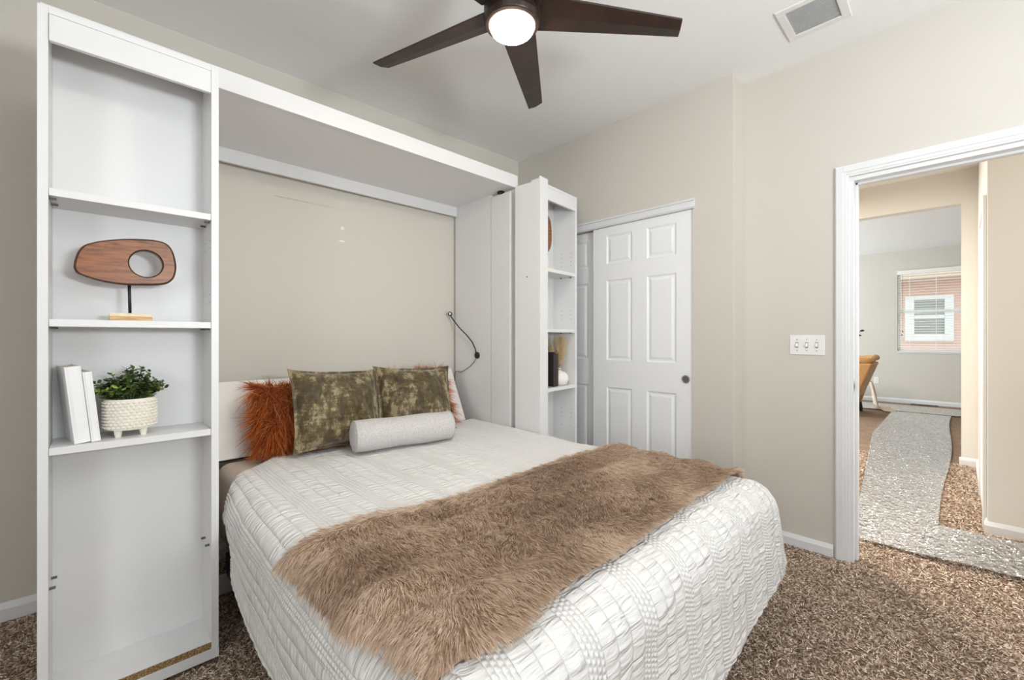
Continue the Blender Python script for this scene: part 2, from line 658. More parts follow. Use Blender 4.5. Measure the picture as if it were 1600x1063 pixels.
# unseen bedroom walls with their window openings
bm = boxes((-2.0, -0.2, -2.75, -2.65, 0, ZC), (1.7, 2.868, -2.75, -2.65, 0, ZC), (-0.2, 1.7, -2.75, -2.65, 0, 0.8), (-0.2, 1.7, -2.75, -2.65, 2.1, ZC))
struct('wall_front', bm, 'wall')
bm = boxes((-2.0, -1.9, -2.65, -1.55, 0, ZC), (-2.0, -1.9, -0.25, 2.80, 0, ZC), (-2.0, -1.9, -1.55, -0.25, 0, 0.85), (-2.0, -1.9, -1.55, -0.25, 2.15, ZC))
struct('wall_left', bm, 'wall')


def window_unit(name, x0, x1, y0, y1, z0, z1):
    t = 0.04
    if x1 - x0 > y1 - y0:
        bm = boxes((x0, x1, y0, y1, z0, z0 + t), (x0, x1, y0, y1, z1 - t, z1), (x0, x0 + t, y0, y1, z0, z1), (x1 - t, x1, y0, y1, z0, z1), (x0, x1, y0, y1, (z0 + z1) / 2 - 0.02, (z0 + z1) / 2 + 0.02))
    else:
        bm = boxes((x0, x1, y0, y1, z0, z0 + t), (x0, x1, y0, y1, z1 - t, z1), (x0, x1, y0, y0 + t, z0, z1), (x0, x1, y1 - t, y1, z0, z1), (x0, x1, y0, y1, (z0 + z1) / 2 - 0.02, (z0 + z1) / 2 + 0.02))
    return struct(name, bm, 'vinyl', bevel=0.004)


window_unit('window_2', -0.2, 1.7, -2.73, -2.68, 0.8, 2.1)
window_unit('window_3', -1.98, -1.93, -1.55, -0.25, 0.85, 2.15)

# baseboards
BBP = [(0, 0), (0.014, 0), (0.014, 0.045), (0.008, 0.058), (0.004, 0.066), (0, 0.066)]
bm = bmesh.new()
x0, x1 = -1.9, 2.70
va = [bm.verts.new((x0, yback(x0) - a, z * 1.15)) for a, z in BBP]
vb = [bm.verts.new((x1, yback(x1) - a, z * 1.15)) for a, z in BBP]
for i in range(6):
    bm.faces.new((va[i], va[(i + 1) % 6], vb[(i + 1) % 6], vb[i]))
bmesh.ops.recalc_face_normals(bm, faces=bm.faces[:])
struct('baseboard_back', bm, 'trim')
bm = bmesh.new()
prism(bm, [(XR - a, z) for a, z in BBP], 0.472, 0.927, 'Y')
struct('baseboard_right', bm, 'trim')
bm = bmesh.new()
prism(bm, [(0.927 - a, z) for a, z in BBP], XC, XR - 0.014, 'X')
prism(bm, [(XC - a, z) for a, z in BBP], 0.913, 1.16, 'Y')
struct('baseboard_closet', bm, 'trim')
bm = bmesh.new()
prism(bm, [(-2.65 + a, z) for a, z in BBP], -1.88, XR, 'X')
prism(bm, [(-1.9 + a, z) for a, z in BBP], -2.63, 2.76, 'Y')
struct('baseboard_front', bm, 'trim')

# doorway: jamb lining, stops, stepped casing, strike plate
bm = boxes((XR - 0.002, 2.987, DY1 - 0.004, DY1 + 0.016, 0, DZ + 0.016), (XR - 0.002, 2.987, DY0 - 0.016, DY0 + 0.004, 0, DZ + 0.016), (XR - 0.002, 2.987, DY0, DY1, DZ - 0.004, DZ + 0.016),
           (2.915, 2.95, DY1 - 0.016, DY1 - 0.004, 0, DZ - 0.004), (2.915, 2.95, DY0 + 0.004, DY0 + 0.016, 0, DZ - 0.004), (2.915, 2.95, DY0, DY1, DZ - 0.016, DZ - 0.004))
struct('trim_1', bm, 'trim', bevel=0.0015)


def casing(bm, xa, sgn, y0, y1, z1, w=0.062):
    """stepped colonial casing round three sides, standing out of plane xa by sgn"""
    for a, b, t in ((0, w, 0.011), (0.010, w - 0.004, 0.014), (0.026, w - 0.006, 0.018)):
        xs = sorted((xa, xa + sgn * t))
        box(bm, xs[0], xs[1], y1 + a, y1 + b, 0, z1 + b)
        box(bm, xs[0], xs[1], y0 - b, y0 - a, 0, z1 + b)
        box(bm, xs[0], xs[1], y0 - a, y1 + a, z1 + a, z1 + b)


bm = bmesh.new()
casing(bm, XR, -1, DY0 - 0.012, DY1 + 0.014, DZ + 0.02)
casing(bm, 2.985, 1, DY0 - 0.012, DY1 + 0.014, DZ + 0.02)
struct('trim_2', bm, 'trim', bevel=0.002)
t = thing('strike_plate', 'oval nickel strike plate let into the doorway jamb', 'strike plate', (2.885, DY1 - 0.004, 0.925))
bm = bmesh.new()
lathe(bm, [(0.001, -0.0012), (0.03, -0.0012), (0.03, 0.0), (0.001, 0.0)], 24, (0, 0, 0), Matrix.Scale(0.4, 3, Vector((1, 0, 0))) @ Matrix.Rotation(R(90), 3, 'X'))
obj('plate', bm, 'chrome', t, local=True)
bm = boxes((-0.004, 0.004, -0.0018, -0.001, -0.011, 0.011))
obj('latch_hole', bm, 'darkgap', t, local=True, label='dark latch hole')

# sliding closet doors: six raised panels each
def closet_door(name, x, y0, y1, z0, z1, knob):
    th = 0.034
    cols = [(y1 - 0.117, y1 - 0.328), (y1 - 0.440, y1 - 0.648)]
    cols = [(min(a), max(a)) for a in cols]
    rows = [(0.25, 0.822), (1.018, 1.605), (1.722, 1.932)]
    bm = bmesh.new()
    ys = sorted({y0, y1, *[c for p in cols for c in p]})
    zs = sorted({z0, z1, *[c for p in rows for c in p]})
    vt = {}

    def V(xx, yy, zz):
        k = (round(xx, 4), round(yy, 4), round(zz, 4))
        if k not in vt:
            vt[k] = bm.verts.new((xx, yy, zz))
        return vt[k]
    for a, b in zip(ys, ys[1:]):
        for c, d in zip(zs, zs[1:]):
            pan = any(abs(a - p[0]) < 1e-6 for p in cols) and any(abs(c - r[0]) < 1e-6 for r in rows)
            if not pan:
                bm.faces.new((V(x, a, c), V(x, b, c), V(x, b, d), V(x, a, d)))
            else:
                loops = [(0, 0), (0.010, 0.007), (0.018, 0.007), (0.034, 0.002)]
                for (i0, h0), (i1, h1) in zip(loops, loops[1:]):
                    A = [(a + i0, c + i0), (b - i0, c + i0), (b - i0, d - i0), (a + i0, d - i0)]
                    B = [(a + i1, c + i1), (b - i1, c + i1), (b - i1, d - i1), (a + i1, d - i1)]
                    for k in range(4):
                        l = (k + 1) % 4
                        bm.faces.new((V(x + h0, *A[k]), V(x + h0, *A[l]), V(x + h1, *B[l]), V(x + h1, *B[k])))
                bm.faces.new([V(x + loops[-1][1], *p) for p in B])
    # back and edges
    v = box(bm, x, x + th, y0, y1, z0, z1)
    bm.faces.ensure_lookup_table()
    kill = [f for f in bm.faces if len(f.verts) == 4 and all(q in v for q in f.verts) and all(abs(q.co.x - x) < 1e-6 for q in f.verts)]
    bmesh.ops.delete(bm, geom=kill, context='FACES_ONLY')
    bmesh.ops.recalc_face_normals(bm, faces=bm.faces[:])
    d = struct(name, bm, 'door')
    if knob:
        k = bmesh.new()
        rot = Matrix.Rotation(R(-90), 3, 'Y')
        lathe(k, [(0.0265, -0.001), (0.0265, 0.003), (0.022, 0.004), (0.020, 0.001), (0.0, 0.0005)][:4], 28, (x, y0 + 0.055, 0.918), rot)
        h = obj('handle', k, 'chrome', d, label='round nickel finger pull')
        k = bmesh.new()
        lathe(k, [(0.0195, 0.0008), (0.019, 0.0018)], 24, (x, y0 + 0.055, 0.918), rot)
        obj('pull_cup', k, 'grey', h, label='dark recessed cup')
    return d


closet_door('door_1', 2.716, 1.158, 1.925, 0.012, 1.996, True)
closet_door('door_2', 2.760, 1.885, 2.652, 0.012, 1.996, False)
bm = bmesh.new()
prism(bm, [(XC - 0.006, 2.0), (XC - 0.006, 2.058), (XC, 2.062), (XC, 1.995)], 1.15, 2.60, 'Y')
box(bm, XC - 0.012, XC, 1.15, 2.60, 2.004, 2.024)
box(bm, XC - 0.016, XC, 1.15, 2.60, 2.044, 2.056)
struct('trim_3', bm, 'trim', bevel=0.002)
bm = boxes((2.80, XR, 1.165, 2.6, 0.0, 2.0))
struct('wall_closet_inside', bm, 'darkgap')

# hall and living room shells
bm = boxes((3.882, 5.9, -2.6, -0.117, 0, ZC))
struct('wall_hall', bm, 'hallwall')
bm = boxes((5.784, 5.9, -0.117, -0.011, 0, ZC), (5.784, 5.9, -0.011, 1.6, 2.43, ZC), (5.784, 5.9, 1.6, 4.6, 0, ZC))
struct('wall_passage', bm, 'hallwall')
bm = boxes((2.985, 3.05, -2.6, -0.5, 0, ZC), (2.985, 3.05, 2.75, 4.6, 0, ZC), (2.985, 5.784, 4.5, 4.6, 0, ZC), (2.985, 3.882, -2.6, -2.5, 0, ZC))
struct('wall_hall_far', bm, 'hallwall')
XW = 10.48
WY0, WY1, WZ0, WZ1 = -0.22, 0.785, 0.922, 2.385
bm = boxes((XW, XW + 0.12, WY1, 4.6, 0, ZC), (XW, XW + 0.12, -2.6, WY0, 0, ZC), (XW, XW + 0.12, WY0, WY1, 0, WZ0), (XW, XW + 0.12, WY0, WY1, WZ1, ZC))
struct('wall_living', bm, 'wall')
bm = boxes((5.9, XW, -2.6, -2.5, 0, ZC), (5.9, 6.5, 4.5, 4.6, 0, ZC), (9.9, XW, 4.5, 4.6, 0, ZC), (6.5, 9.9, 4.5, 4.6, 0, 0.7), (6.5, 9.9, 4.5, 4.6, 2.3, ZC))
struct('wall_living_side', bm, 'wall')
window_unit('window_4', 6.5, 9.9, 4.52, 4.57, 0.7, 2.3)
bm = bmesh.new()
prism(bm, [(XW - a, z * 1.2) for a, z in BBP], -2.5, 4.5, 'Y')
struct('baseboard_living', bm, 'trim')
bm = bmesh.new()
prism(bm, [(3.882 - a, z * 1.15) for a, z in BBP], -2.5, -0.103, 'Y')
prism(bm, [(-0.117 + a, z * 1.15) for a, z in BBP], 3.884, 3.948, 'X')
prism(bm, [(-0.117 + a, z * 1.15) for a, z in BBP], 4.822, 5.768, 'X')
prism(bm, [(5.784 - a, z * 1.15) for a, z in BBP], -0.117, 0.003, 'Y')
struct('baseboard_hall', bm, 'trim')
# white cased door on the passage wall, seen edge on
bm = boxes((3.95, 4.02, -0.117, -0.099, 0, 2.065), (4.75, 4.82, -0.117, -0.099, 0, 2.065), (4.02, 4.75, -0.117, -0.099, 2.0, 2.065))
struct('trim_4', bm, 'trim', bevel=0.002)
bm = boxes((4.02, 4.75, -0.1165, -0.108, 0.0, 2.0))
struct('door_3', bm, 'door', bevel=0.002)

# ------------------------------------------------------------------ living room window, blind, house outside
bm = boxes((XW + 0.05, XW + 0.1, WY0, WY1, WZ0, WZ0 + 0.04), (XW + 0.05, XW + 0.1, WY0, WY1, WZ1 - 0.04, WZ1), (XW + 0.05, XW + 0.1, WY1 - 0.04, WY1, WZ0, WZ1), (XW + 0.05, XW + 0.1, WY0, WY0 + 0.04, WZ0, WZ1), (XW + 0.045, XW + 0.1, WY0, WY1, 1.62, 1.67))
wf = struct('window_1', bm, 'vinyl', bevel=0.003)
bm = boxes((XW + 0.072, XW + 0.078, WY0 + 0.03, WY1 - 0.03, WZ0 + 0.03, WZ1 - 0.03))
obj('glass_pane', bm, 'glass', wf)
bm = boxes((XW - 0.012, XW + 0.05, WY0, WY1, WZ0 - 0.02, WZ0 + 0.002))
obj('window_sill', bm, 'trim', wf, bevel=0.003)
t = thing('window_blind', 'white slatted blind hanging in the far living room window', 'blind', (XW - 0.01, 0.28, WZ0))
obj('headrail', boxes((XW - 0.035, XW + 0.035, WY0 + 0.004, WY1 - 0.004, WZ1 - 0.075, WZ1 - 0.002)), 'blind', t, bevel=0.004)
bm = bmesh.new()
z = WZ0 + 0.045
while z < WZ1 - 0.085:
    h = 0.022
    dz = 0.004 if z < 2.15 else 0.010
    prism(bm, [(XW - h, z - dz), (XW, z + 0.002 - dz * 0), (XW + h, z + dz), (XW + h, z + dz + 0.0025), (XW, z + 0.0045), (XW - h, z - dz + 0.0025)], WY0 + 0.008, WY1 - 0.008, 'Y')
    z += 0.045
obj('slat_stack', bm, 'blind', t)
obj('bottom_rail', boxes((XW - 0.022, XW + 0.022, WY0 + 0.008, WY1 - 0.008, WZ0 + 0.004, WZ0 + 0.024)), 'blind', t, bevel=0.003)
for y in (0.62, 0.28, -0.06):
    obj('ladder_cord', boxes((XW - 0.026, XW - 0.024, y - 0.004, y + 0.004, WZ0 + 0.02, WZ1 - 0.06)), 'blind', t)
bm = bmesh.new()
tube(bm, [(XW - 0.035, 0.71, WZ1 - 0.08), (XW - 0.036, 0.712, 1.5), (XW - 0.036, 0.712, 1.30)], 0.0018, 6)
lathe(bm, [(0.003, 0), (0.008, -0.006), (0.009, -0.02), (0.004, -0.028)], 10, (XW - 0.036, 0.712, 1.30))
lathe(bm, [(0.003, 0), (0.008, -0.006), (0.009, -0.02), (0.004, -0.028)], 10, (XW - 0.036, 0.722, 1.24))
obj('pull_cord', bm, 'darkleg', t, label='dark cord tassels')

t = thing('neighbour_house', 'pink sided house with white window beyond the far blind', 'house', (14.5, 0.5, -0.3))
obj('siding_wall', boxes((14.5, 14.8, -6, 7, -0.3, 2.66)), 'siding', t)
bm = bmesh.new()
prism(bm, [(13.95, 2.62), (13.95, 2.76), (18.0, 4.6), (18.0, 4.4)], -6.3, 7.3, 'Y')
obj('roof', bm, 'roof', t)
obj('eave', boxes((13.95, 14.5, -6.3, 7.3, 2.58, 2.63), (13.93, 13.96, -6.3, 7.3, 2.56, 2.76)), 'eave', t)
wo = obj('window', boxes((14.44, 14.5, 0.09, 0.245, 1.09, 2.19), (14.44, 14.5, 0.77, 0.94, 1.09, 2.19), (14.44, 14.5, 0.245, 0.77, 1.09, 1.26), (14.44, 14.5, 0.245, 0.77, 2.09, 2.19), (14.45, 14.5, 0.245, 0.77, 1.64, 1.72)), 'vinyl', t, bevel=0.01)
obj('pane', boxes((14.47, 14.495, 0.24, 0.775, 1.25, 2.10)), 'housewin', wo, label='grey glass')
bm = boxes((10.62, 30, -15, 15, -0.4, -0.3))
o = struct('ground', bm, 'ground')

# ------------------------------------------------------------------ carpet pile (uncountable tufts)
rng = np.random.default_rng(5)
cs, sn = math.cos(0.76844), math.sin(0.76844)


def tufts(x0, x1, y0, y1, sp, keep):
    nx, ny = int((x1 - x0) / sp), int((y1 - y0) / sp)
    gx, gy = np.meshgrid(np.arange(nx), np.arange(ny), indexing='ij')
    x = x0 + (gx.ravel() + rng.uniform(0, 1, nx * ny)) * sp
    y = y0 + (gy.ravel() + rng.uniform(0, 1, nx * ny)) * sp
    f = x * sn + y * cs
    r = x * cs - y * sn
    k = (f > 1.25) & (np.abs(r / f) < 1.32) & keep(x, y)
    return np.stack([x[k], y[k], np.full(k.sum(), -0.001)], 1), np.full(k.sum(), sp)


notcase = lambda x, y: ~((x > -0.125) & (x < 0.33) & (y > 1.89) & (y < 2.11)) & ~((x > 0.7) & (x < 1.75) & (y > 0.85) & (y < 2.5))
p1 = tufts(-0.9, 0.8, 1.0, 2.76, 0.0062, lambda x, y: notcase(x, y) & (y < 2.77))
p2 = tufts(0.8, 2.87, -0.75, 0.92, 0.0062, lambda x, y: ~((y > 0.75) & (x < 1.9)) & (x < 2.86))
p3 = tufts(2.87, 5.78, -0.37, 0.75, 0.0085, lambda x, y: ((x < 3.87) | (y > -0.1)) & (y < 0.12 + 0.2 * x) & ((x > 2.985) | (y < 0.385)))
P = np.concatenate([p1[0], p2[0], p3[0]])
sp = np.concatenate([p1[1], p2[1], p3[1]])
n = len(P)
ang = rng.uniform(0, 2 * PI, n)
lean = rng.uniform(0.35, 1.1, n)
D = unit(np.stack([np.cos(ang) * lean, np.sin(ang) * lean, np.ones(n)], 1))
a2 = ang + rng.normal(0, 1.0, n)
bend = np.stack([np.cos(a2) * 0.55, np.sin(a2) * 0.55, np.full(n, -0.35)], 1)
L = rng.uniform(0.010, 0.016, n) * (sp / 0.0062) ** 0.35
V, Q, tt = ribbons(P, D, L, sp * 0.62, bend, rng, 2, 0.55)
pal = np.array([srgb(108, 88, 73), srgb(178, 155, 134), srgb(214, 190, 168), srgb(236, 215, 195), srgb(250, 238, 224)])
ci = rng.choice(5, n, p=[0.20, 0.25, 0.26, 0.19, 0.10])
colr = pal[ci] * rng.uniform(0.88, 1.12, (n, 1))
o = npmesh('carpet_pile', V, Q, 'tuft', None, np.repeat(colr, 6, 0))
o['kind'] = 'stuff'
tag(o, 'brown and beige twisted pile of the carpet beside the bed and in the doorway', 'carpet')

# ------------------------------------------------------------------ plastic film on the hall carpet
def film_strip(name, label, pts_fn, nu, nv, z, seed):
    a = VN(seed)
    b = VN(seed + 1)
    u, v = np.meshgrid(np.linspace(0, 1, nu), np.linspace(0, 1, nv), indexing='ij')
    x, y = pts_fn(u, v)
    zz = z + 0.0035 * a(x * 45, y * 70) + 0.0025 * b(x * 110, y * 120)
    o = npmesh(name, np.stack([x, y, zz], -1).reshape(-1, 3), gridq(nu, nv), 'film', smooth=True)
    s = o.modifiers.new('thickness', 'SOLIDIFY')
    s.thickness = 0.0006
    return tag(o, label, 'plastic film', 'protective film strips')


film_strip('floor_film', 'clear crinkled plastic film strip running down the hall into the living room', lambda u, v: (3.19 + 5.9 * u, (0.075 + 0.02 * np.sin(u * 9)) * (1 - v) + (0.44 + 0.30 * np.minimum(1, u * 1.6)) * v), 500, 70, 0.021, 11)
film_strip('floor_film', 'clear plastic film strip crossing the carpet just outside the doorway', lambda u, v: ((3.165 + 0.05 * np.sin(v * 3)) * (1 - u) + 3.74 * u, -1.6 + 1.74 * v), 60, 160, 0.030, 15)
film_strip('floor_film', 'clear plastic film strip lying across the living room carpet under the far wall', lambda u, v: (9.15 + 0.85 * u, -0.9 + 2.8 * v), 50, 120, 0.020, 19)

# ------------------------------------------------------------------ bookcases
def bookcase(label, loc, rotz, stile):
    """local frame: x to the right along the front, y to the back, z up"""
    W, Dp, Hh, th = 0.452, 0.195, 2.163, 0.023
    t = thing('bookcase', label, 'bookcase', loc, rotz, 'white bookcases beside the bed')
    xi = 0.084 if stile else th
    obj('side_panel', boxes((0, th, 0, Dp, 0, Hh)), 'white', t, 0.001, local=True)
    obj('side_panel', boxes((W - th, W, 0, Dp, 0, Hh)), 'white', t, 0.001, local=True)
    obj('back_panel', boxes((th, W - th, Dp - 0.009, Dp, 0.0, Hh)), 'white', t, 0.0005, local=True)
    obj('top_panel', boxes((th, W - th, 0.001, Dp - 0.009, Hh - 0.0195, Hh - 0.001)), 'white', t, 0.001, local=True)
    obj('header_board', boxes((th + 0.0012, W - th - 0.0012, -0.004, 0.014, Hh - 0.102, Hh - 0.0225)), 'white', t, 0.002, local=True)
    # base: white plinth face, raw edge, bottom board
    obj('plinth', boxes((0.0, W, -0.003, 0.0, 0.0, 0.036), (th, W - th, 0.0, 0.012, 0, 0.036)), 'white', t, 0.0008, local=True)
    obj('raw_edge', boxes((th, W - th, 0.0005, 0.003, 0.036, 0.059)), 'chip', t, local=True, label='raw brown particle board edge')
    obj('bottom_board', boxes((th, W - th, 0.003, Dp - 0.009, 0.036, 0.060)), 'white', t, 0.0005, local=True)
    for z in (1.598, 1.204, 0.815):
        obj('shelf', boxes((th + 0.001, W - th - 0.001, 0.001, Dp - 0.0095, z, z + 0.0225)), 'white', t, 0.001, local=True)
        for x in (th, W - th):
            s = 1 if x < 0.2 else -1
            for y in (0.035, 0.115):
                a, b = sorted((x, x + s * 0.016))
                obj('shelf_pin', boxes((a, b, y - 0.004, y + 0.004, z - 0.006, z)), 'grey', t, 0.001, local=True, label='small dark shelf pin')
    if not stile:
        for x in (th, W - th):
            s = 1 if x < 0.2 else -1
            for y in (0.035, 0.115):
                a, b = sorted((x, x + s * 0.014))
                obj('shelf_pin', boxes((a, b, y - 0.004, y + 0.004, 0.40, 0.407)), 'grey', t, 0.001, local=True, label='small dark shelf pin')
    else:
        obj('face_stile', boxes((-0.001, 0.084, -0.012, 0.0, -0.002, Hh + 0.024)), 'white', t, 0.002, local=True)
        obj('stile_cap', boxes((0.0, 0.02, 0.0, 0.06, Hh, Hh + 0.012)), 'white', t, 0.001, local=True)
        bm = bmesh.new()
        rot = Matrix.Rotation(R(-90), 3, 'Y')
        lathe(bm, [(0.0045, 0), (0.0045, 0.0015)], 12, (0, 0.095, 1.56), rot)
        obj('cam_bolt', bm, 'black', t, local=True, label='black bolt head')
    # drilled pin holes that show on the right hand panel
    hz = (1.30, 1.33, 1.36, 1.68, 1.71, 1.74, 1.77, 0.60, 0.63, 0.66, 0.54) if stile else (1.30, 1.33, 1.50, 1.53)
    for z in hz:
        for y in (0.035, 0.115):
            bm = bmesh.new()
            lathe(bm, [(0.0026, 0), (0.0026, 0.0006)], 8, (W - th, y, z), Matrix.Rotation(R(-90), 3, 'Y'))
            obj('pin_hole', bm, 'grey', t, local=True)
    return t


bookcase('tall open bookcase in the left foreground with plant, white books and wooden sculpture', (-0.121, 1.895, 0.015), 0.0, False)
TH = R(5.7)
RC = (2.0152, 1.842, 0.015)
bookcase('narrow looking open bookcase in front of the closet with vase and dark books', RC, TH, True)
RCM = Matrix.Translation(RC) @ Matrix.Rotation(TH, 4, 'Z')


def rc(x, y, z):
    return RCM @ Vector((x, y, z))


# ------------------------------------------------------------------ wall bed cabinet
t = thing('wall_bed_cabinet', 'white wall bed cabinet framing the niche round the bed', 'wall bed cabinet', (1.0, 2.4, 0.0))
obj('front_beam', boxes((-0.125, 2.035, 2.05, 2.069, 2.181, 2.264)), 'white', t, 0.0015)
obj('top_panel', boxes((-0.125, 2.035, 2.069, 2.70, 2.184, 2.206)), 'white', t, 0.001)
obj('rear_rail', boxes((0.345, 2.003, 2.682, 2.70, 2.111, 2.184)), 'white', t, 0.0015)
obj('side_panel', boxes((2.003, 2.027, 2.286, 2.70, 0.0, 2.184)), 'white', t, 0.001)
obj('side_panel', boxes((0.322, 0.345, 2.115, 2.70, 0.0, 2.184)), 'white', t, 0.001)
obj('pilaster', boxes((2.001, 2.10, 2.09, 2.281, 0.0, 2.165)), 'white', t, 0.003)
obj('plinth_board', boxes((0.345, 2.003, 2.36, 2.38, 0.0, 0.085)), 'white', t, 0.001)
for z in (1.890, 1.703, 1.109):
    bm = bmesh.new()
    lathe(bm, [(0.005, 0), (0.005, 0.002)], 12, (2.052, 2.09, z), Matrix.Rotation(R(90), 3, 'X'))
    obj('bolt_hole', bm, 'black', t, label='black bolt hole')
bm = boxes((1.985, 2.02, 2.165, 2.20, 2.166, 2.184), (1.99, 2.012, 2.155, 2.167, 2.170, 2.181))
obj('hinge_bracket', bm, 'black', t, 0.001, label='black metal bracket')
# reading lamp fixed on the inner side panel
t = thing('reading_lamp', 'small black gooseneck reading lamp on the niche side panel', 'lamp', (2.003, 2.43, 1.053))
bm = bmesh.new()
rot = Matrix.Rotation(R(-90), 3, 'Y')
lathe(bm, [(0.024, 0), (0.024, 0.010), (0.020, 0.014), (0.002, 0.015)], 24, (2.003, 2.431, 1.055), rot)
obj('mount', bm, 'black', t, smooth=False)
neck = [(1.99, 2.431, 1.068), (1.985, 2.436, 1.10), (1.978, 2.462, 1.15), (1.97, 2.515, 1.20), (1.962, 2.60, 1.26), (1.955, 2.665, 1.32), (1.950, 2.69, 1.35)]
bm = bmesh.new()
tube(bm, neck, 0.0042, 10)
obj('gooseneck', bm, 'black', t, smooth=True)
bm = bmesh.new()
mm = Vector((-0.72, -0.68, 0.1)).to_track_quat('Z', 'Y').to_matrix()
lathe(bm, [(0.006, -0.022), (0.012, -0.018), (0.017, 0.0), (0.017, 0.012), (0.012, 0.013)], 20, (1.946, 2.688, 1.362), mm)
hd = obj('lamp_head', bm, 'black', t, smooth=False)
bm = bmesh.new()
lathe(bm, [(0.0095, 0.0125), (0.008, 0.0155), (0.002, 0.017)], 16, (1.946, 2.688, 1.362), mm)
obj('lens', bm, 'vase', hd, label='small pale lens')
bm = bmesh.new()
tube(bm, [(1.994, 2.445, 1.032), (1.995, 2.455, 1.01), (1.995, 2.51, 0.97), (1.995, 2.58, 0.938), (1.995, 2.621, 0.921), (1.993, 2.653, 0.929), (1.99, 2.675, 0.925), (1.985, 2.685, 0.90), (1.985, 2.69, 0.60)], 0.0022, 8)
obj('power_cord', bm, 'black', t, smooth=True)

# ------------------------------------------------------------------ bed
X0, X1, Y0, RB, ZB = 0.475, 1.915, 0.625, 0.105, 0.590


def drape(u, v, off=0.0, hs=None):
    """planar cloth coordinates -> position and normal on the rounded bed top and its sides"""
    du = np.where(u < X0, X0 - u, np.where(u > X1, u - X1, 0.0))
    sx = np.where(u < X0, -1.0, 1.0)
    dv = np.maximum(Y0 - v, 0.0)
    d = np.maximum(du, dv)
    dd = np.maximum(d, 1e-9)
    th = np.where(dv <= du, (PI / 4) * dv / np.maximum(du, 1e-9), PI / 2 - (PI / 4) * du / np.maximum(dv, 1e-9))
    nx, ny = np.cos(th) * sx, -np.sin(th)
    if hs is not None:
        d = d * hs
    fl = np.minimum(d, RB * PI / 2) / RB
    rest = np.maximum(d - RB * PI / 2, 0)
    rr = RB + off
    hor = rr * np.sin(fl)
    z = ZB - RB + rr * np.cos(fl) - rest
    x = np.clip(u, X0, X1) + nx * hor
    y = np.maximum(v, Y0) + ny * hor
    s, c = np.sin(fl), np.cos(fl)
    on = d > 1e-7
    nrm = np.stack([np.where(on, nx * s, 0), np.where(on, ny * s, 0), np.where(on, c, 1.0)], -1)
    return np.stack([x, y, z], -1), nrm, d, rest


t = thing('bed', 'queen wall bed folded down with white tilted headboard', 'bed', (1.19, 1.55, 0.0))
obj('bed_frame', boxes((0.47, 1.93, 0.70, 2.34, 0.16, 0.22), (0.435, 0.455, 0.66, 2.34, 0.10, 0.20)), 'black', t, 0.004)
for x in (0.62, 1.75):
    obj('leg', boxes((x - 0.025, x + 0.025, 0.86, 0.91, 0.0, 0.16)), 'black', t, 0.003)
    obj('leg', boxes((x - 0.025, x + 0.025, 2.2, 2.25, 0.0, 0.16)), 'black', t, 0.003)
bm = boxes((0.425, 1.955, 0.60, 2.495, 0.222, 0.578))
mt = obj('mattress', bm, 'sheet', t, 0.05, seg=5)
for p in mt.data.polygons:
    p.use_smooth = True
bm = bmesh.new()
prism(bm, [(2.500, 0.578), (2.680, 0.945), (2.662, 0.954), (2.482, 0.587)][::-1], 0.40, 1.935, 'X')
hb = obj('headboard', bm, 'headboard', t, 0.003)
bm = bmesh.new()
tube(bm, [(0.40, 2.487, 0.584), (1.935, 2.487, 0.584)], 0.006, 8)  # black tube stands for the shade in the gap between mattress and headboard
obj('gap_shade', bm, 'black', hb, label='black strip drawn as the shaded gap under headboard')

# comforter
UL, UR, VF, VH = X0 - 0.46, X1 + 0.50, Y0 - 0.52, 2.40
nu, nv = 620, 560
u = np.linspace(UL, UR, nu)
v = np.linspace(VF, 1.0, nv) if False else np.linspace(VF, VH, nv)
U, Vv = np.meshgrid(u, v, indexing='ij')
n1, n2, n3 = VN(1), VN(2), VN(3)
# the head edge runs askew and leaves the sheet showing at the left
headv = 2.40 - 0.42 * np.clip((X0 + 0.24 - U) / 0.42, 0, 1.3) ** 1.1 + 0.012 * n1(U * 9, U * 0 + 3)
tv = (Vv - VF) / (VH - VF)
Vv = np.where(Vv > 1.6, 1.6 + (Vv - 1.6) * (headv - 1.6) / (VH - 1.6), Vv)
# hem depth round the bed
left = np.interp(Vv, [0.2, 1.3, 1.6, 1.85, 2.0, 2.4], [0.98, 0.94, 0.90, 0.78, 0.68, 0.62])
foot = np.interp(U, [0.3, 1.2, 1.5, 1.9, 2.1], [1.0, 0.92, 0.88, 0.78, 0.72])
du = np.where(U < X0, X0 - U, np.where(U > X1, U - X1, 0))
dv = np.maximum(Y0 - Vv, 0)
wf_ = np.clip(dv / np.maximum(du + dv, 1e-6), 0, 1)
right = np.full_like(U, 0.72)
hs = np.where(U < X0 + 0.2, left, right) * (1 - wf_) + foot * wf_
Pq, Nq, dq, rest = drape(U, Vv, 0.012, hs)
s_along = np.where(du > dv, Vv, U + 3.1)
flare = rest * (0.10 + 0.10 * n2(s_along * 4.0, rest * 2)) + np.clip(rest / 0.1, 0, 1) * 0.016 * n3(s_along * 9.0, rest * 3)
corner = np.minimum(du, dv)
flare = flare * np.where(U < X0, np.interp(Vv, [0.3, 0.9], [0.7, 0.15]), 1.0) - np.where((U < X0) & (Vv > 0.7), rest * 0.03, 0)
flare = flare + np.clip(corner, 0, 0.3) * 0.10
puff = 0.006 * n1(U * 5, Vv * 4) + 0.003 * n2(U * 14, Vv * 10)
Pq = Pq + Nq * (flare + puff * np.where(rest > 0, 0.4, 1))[..., None]
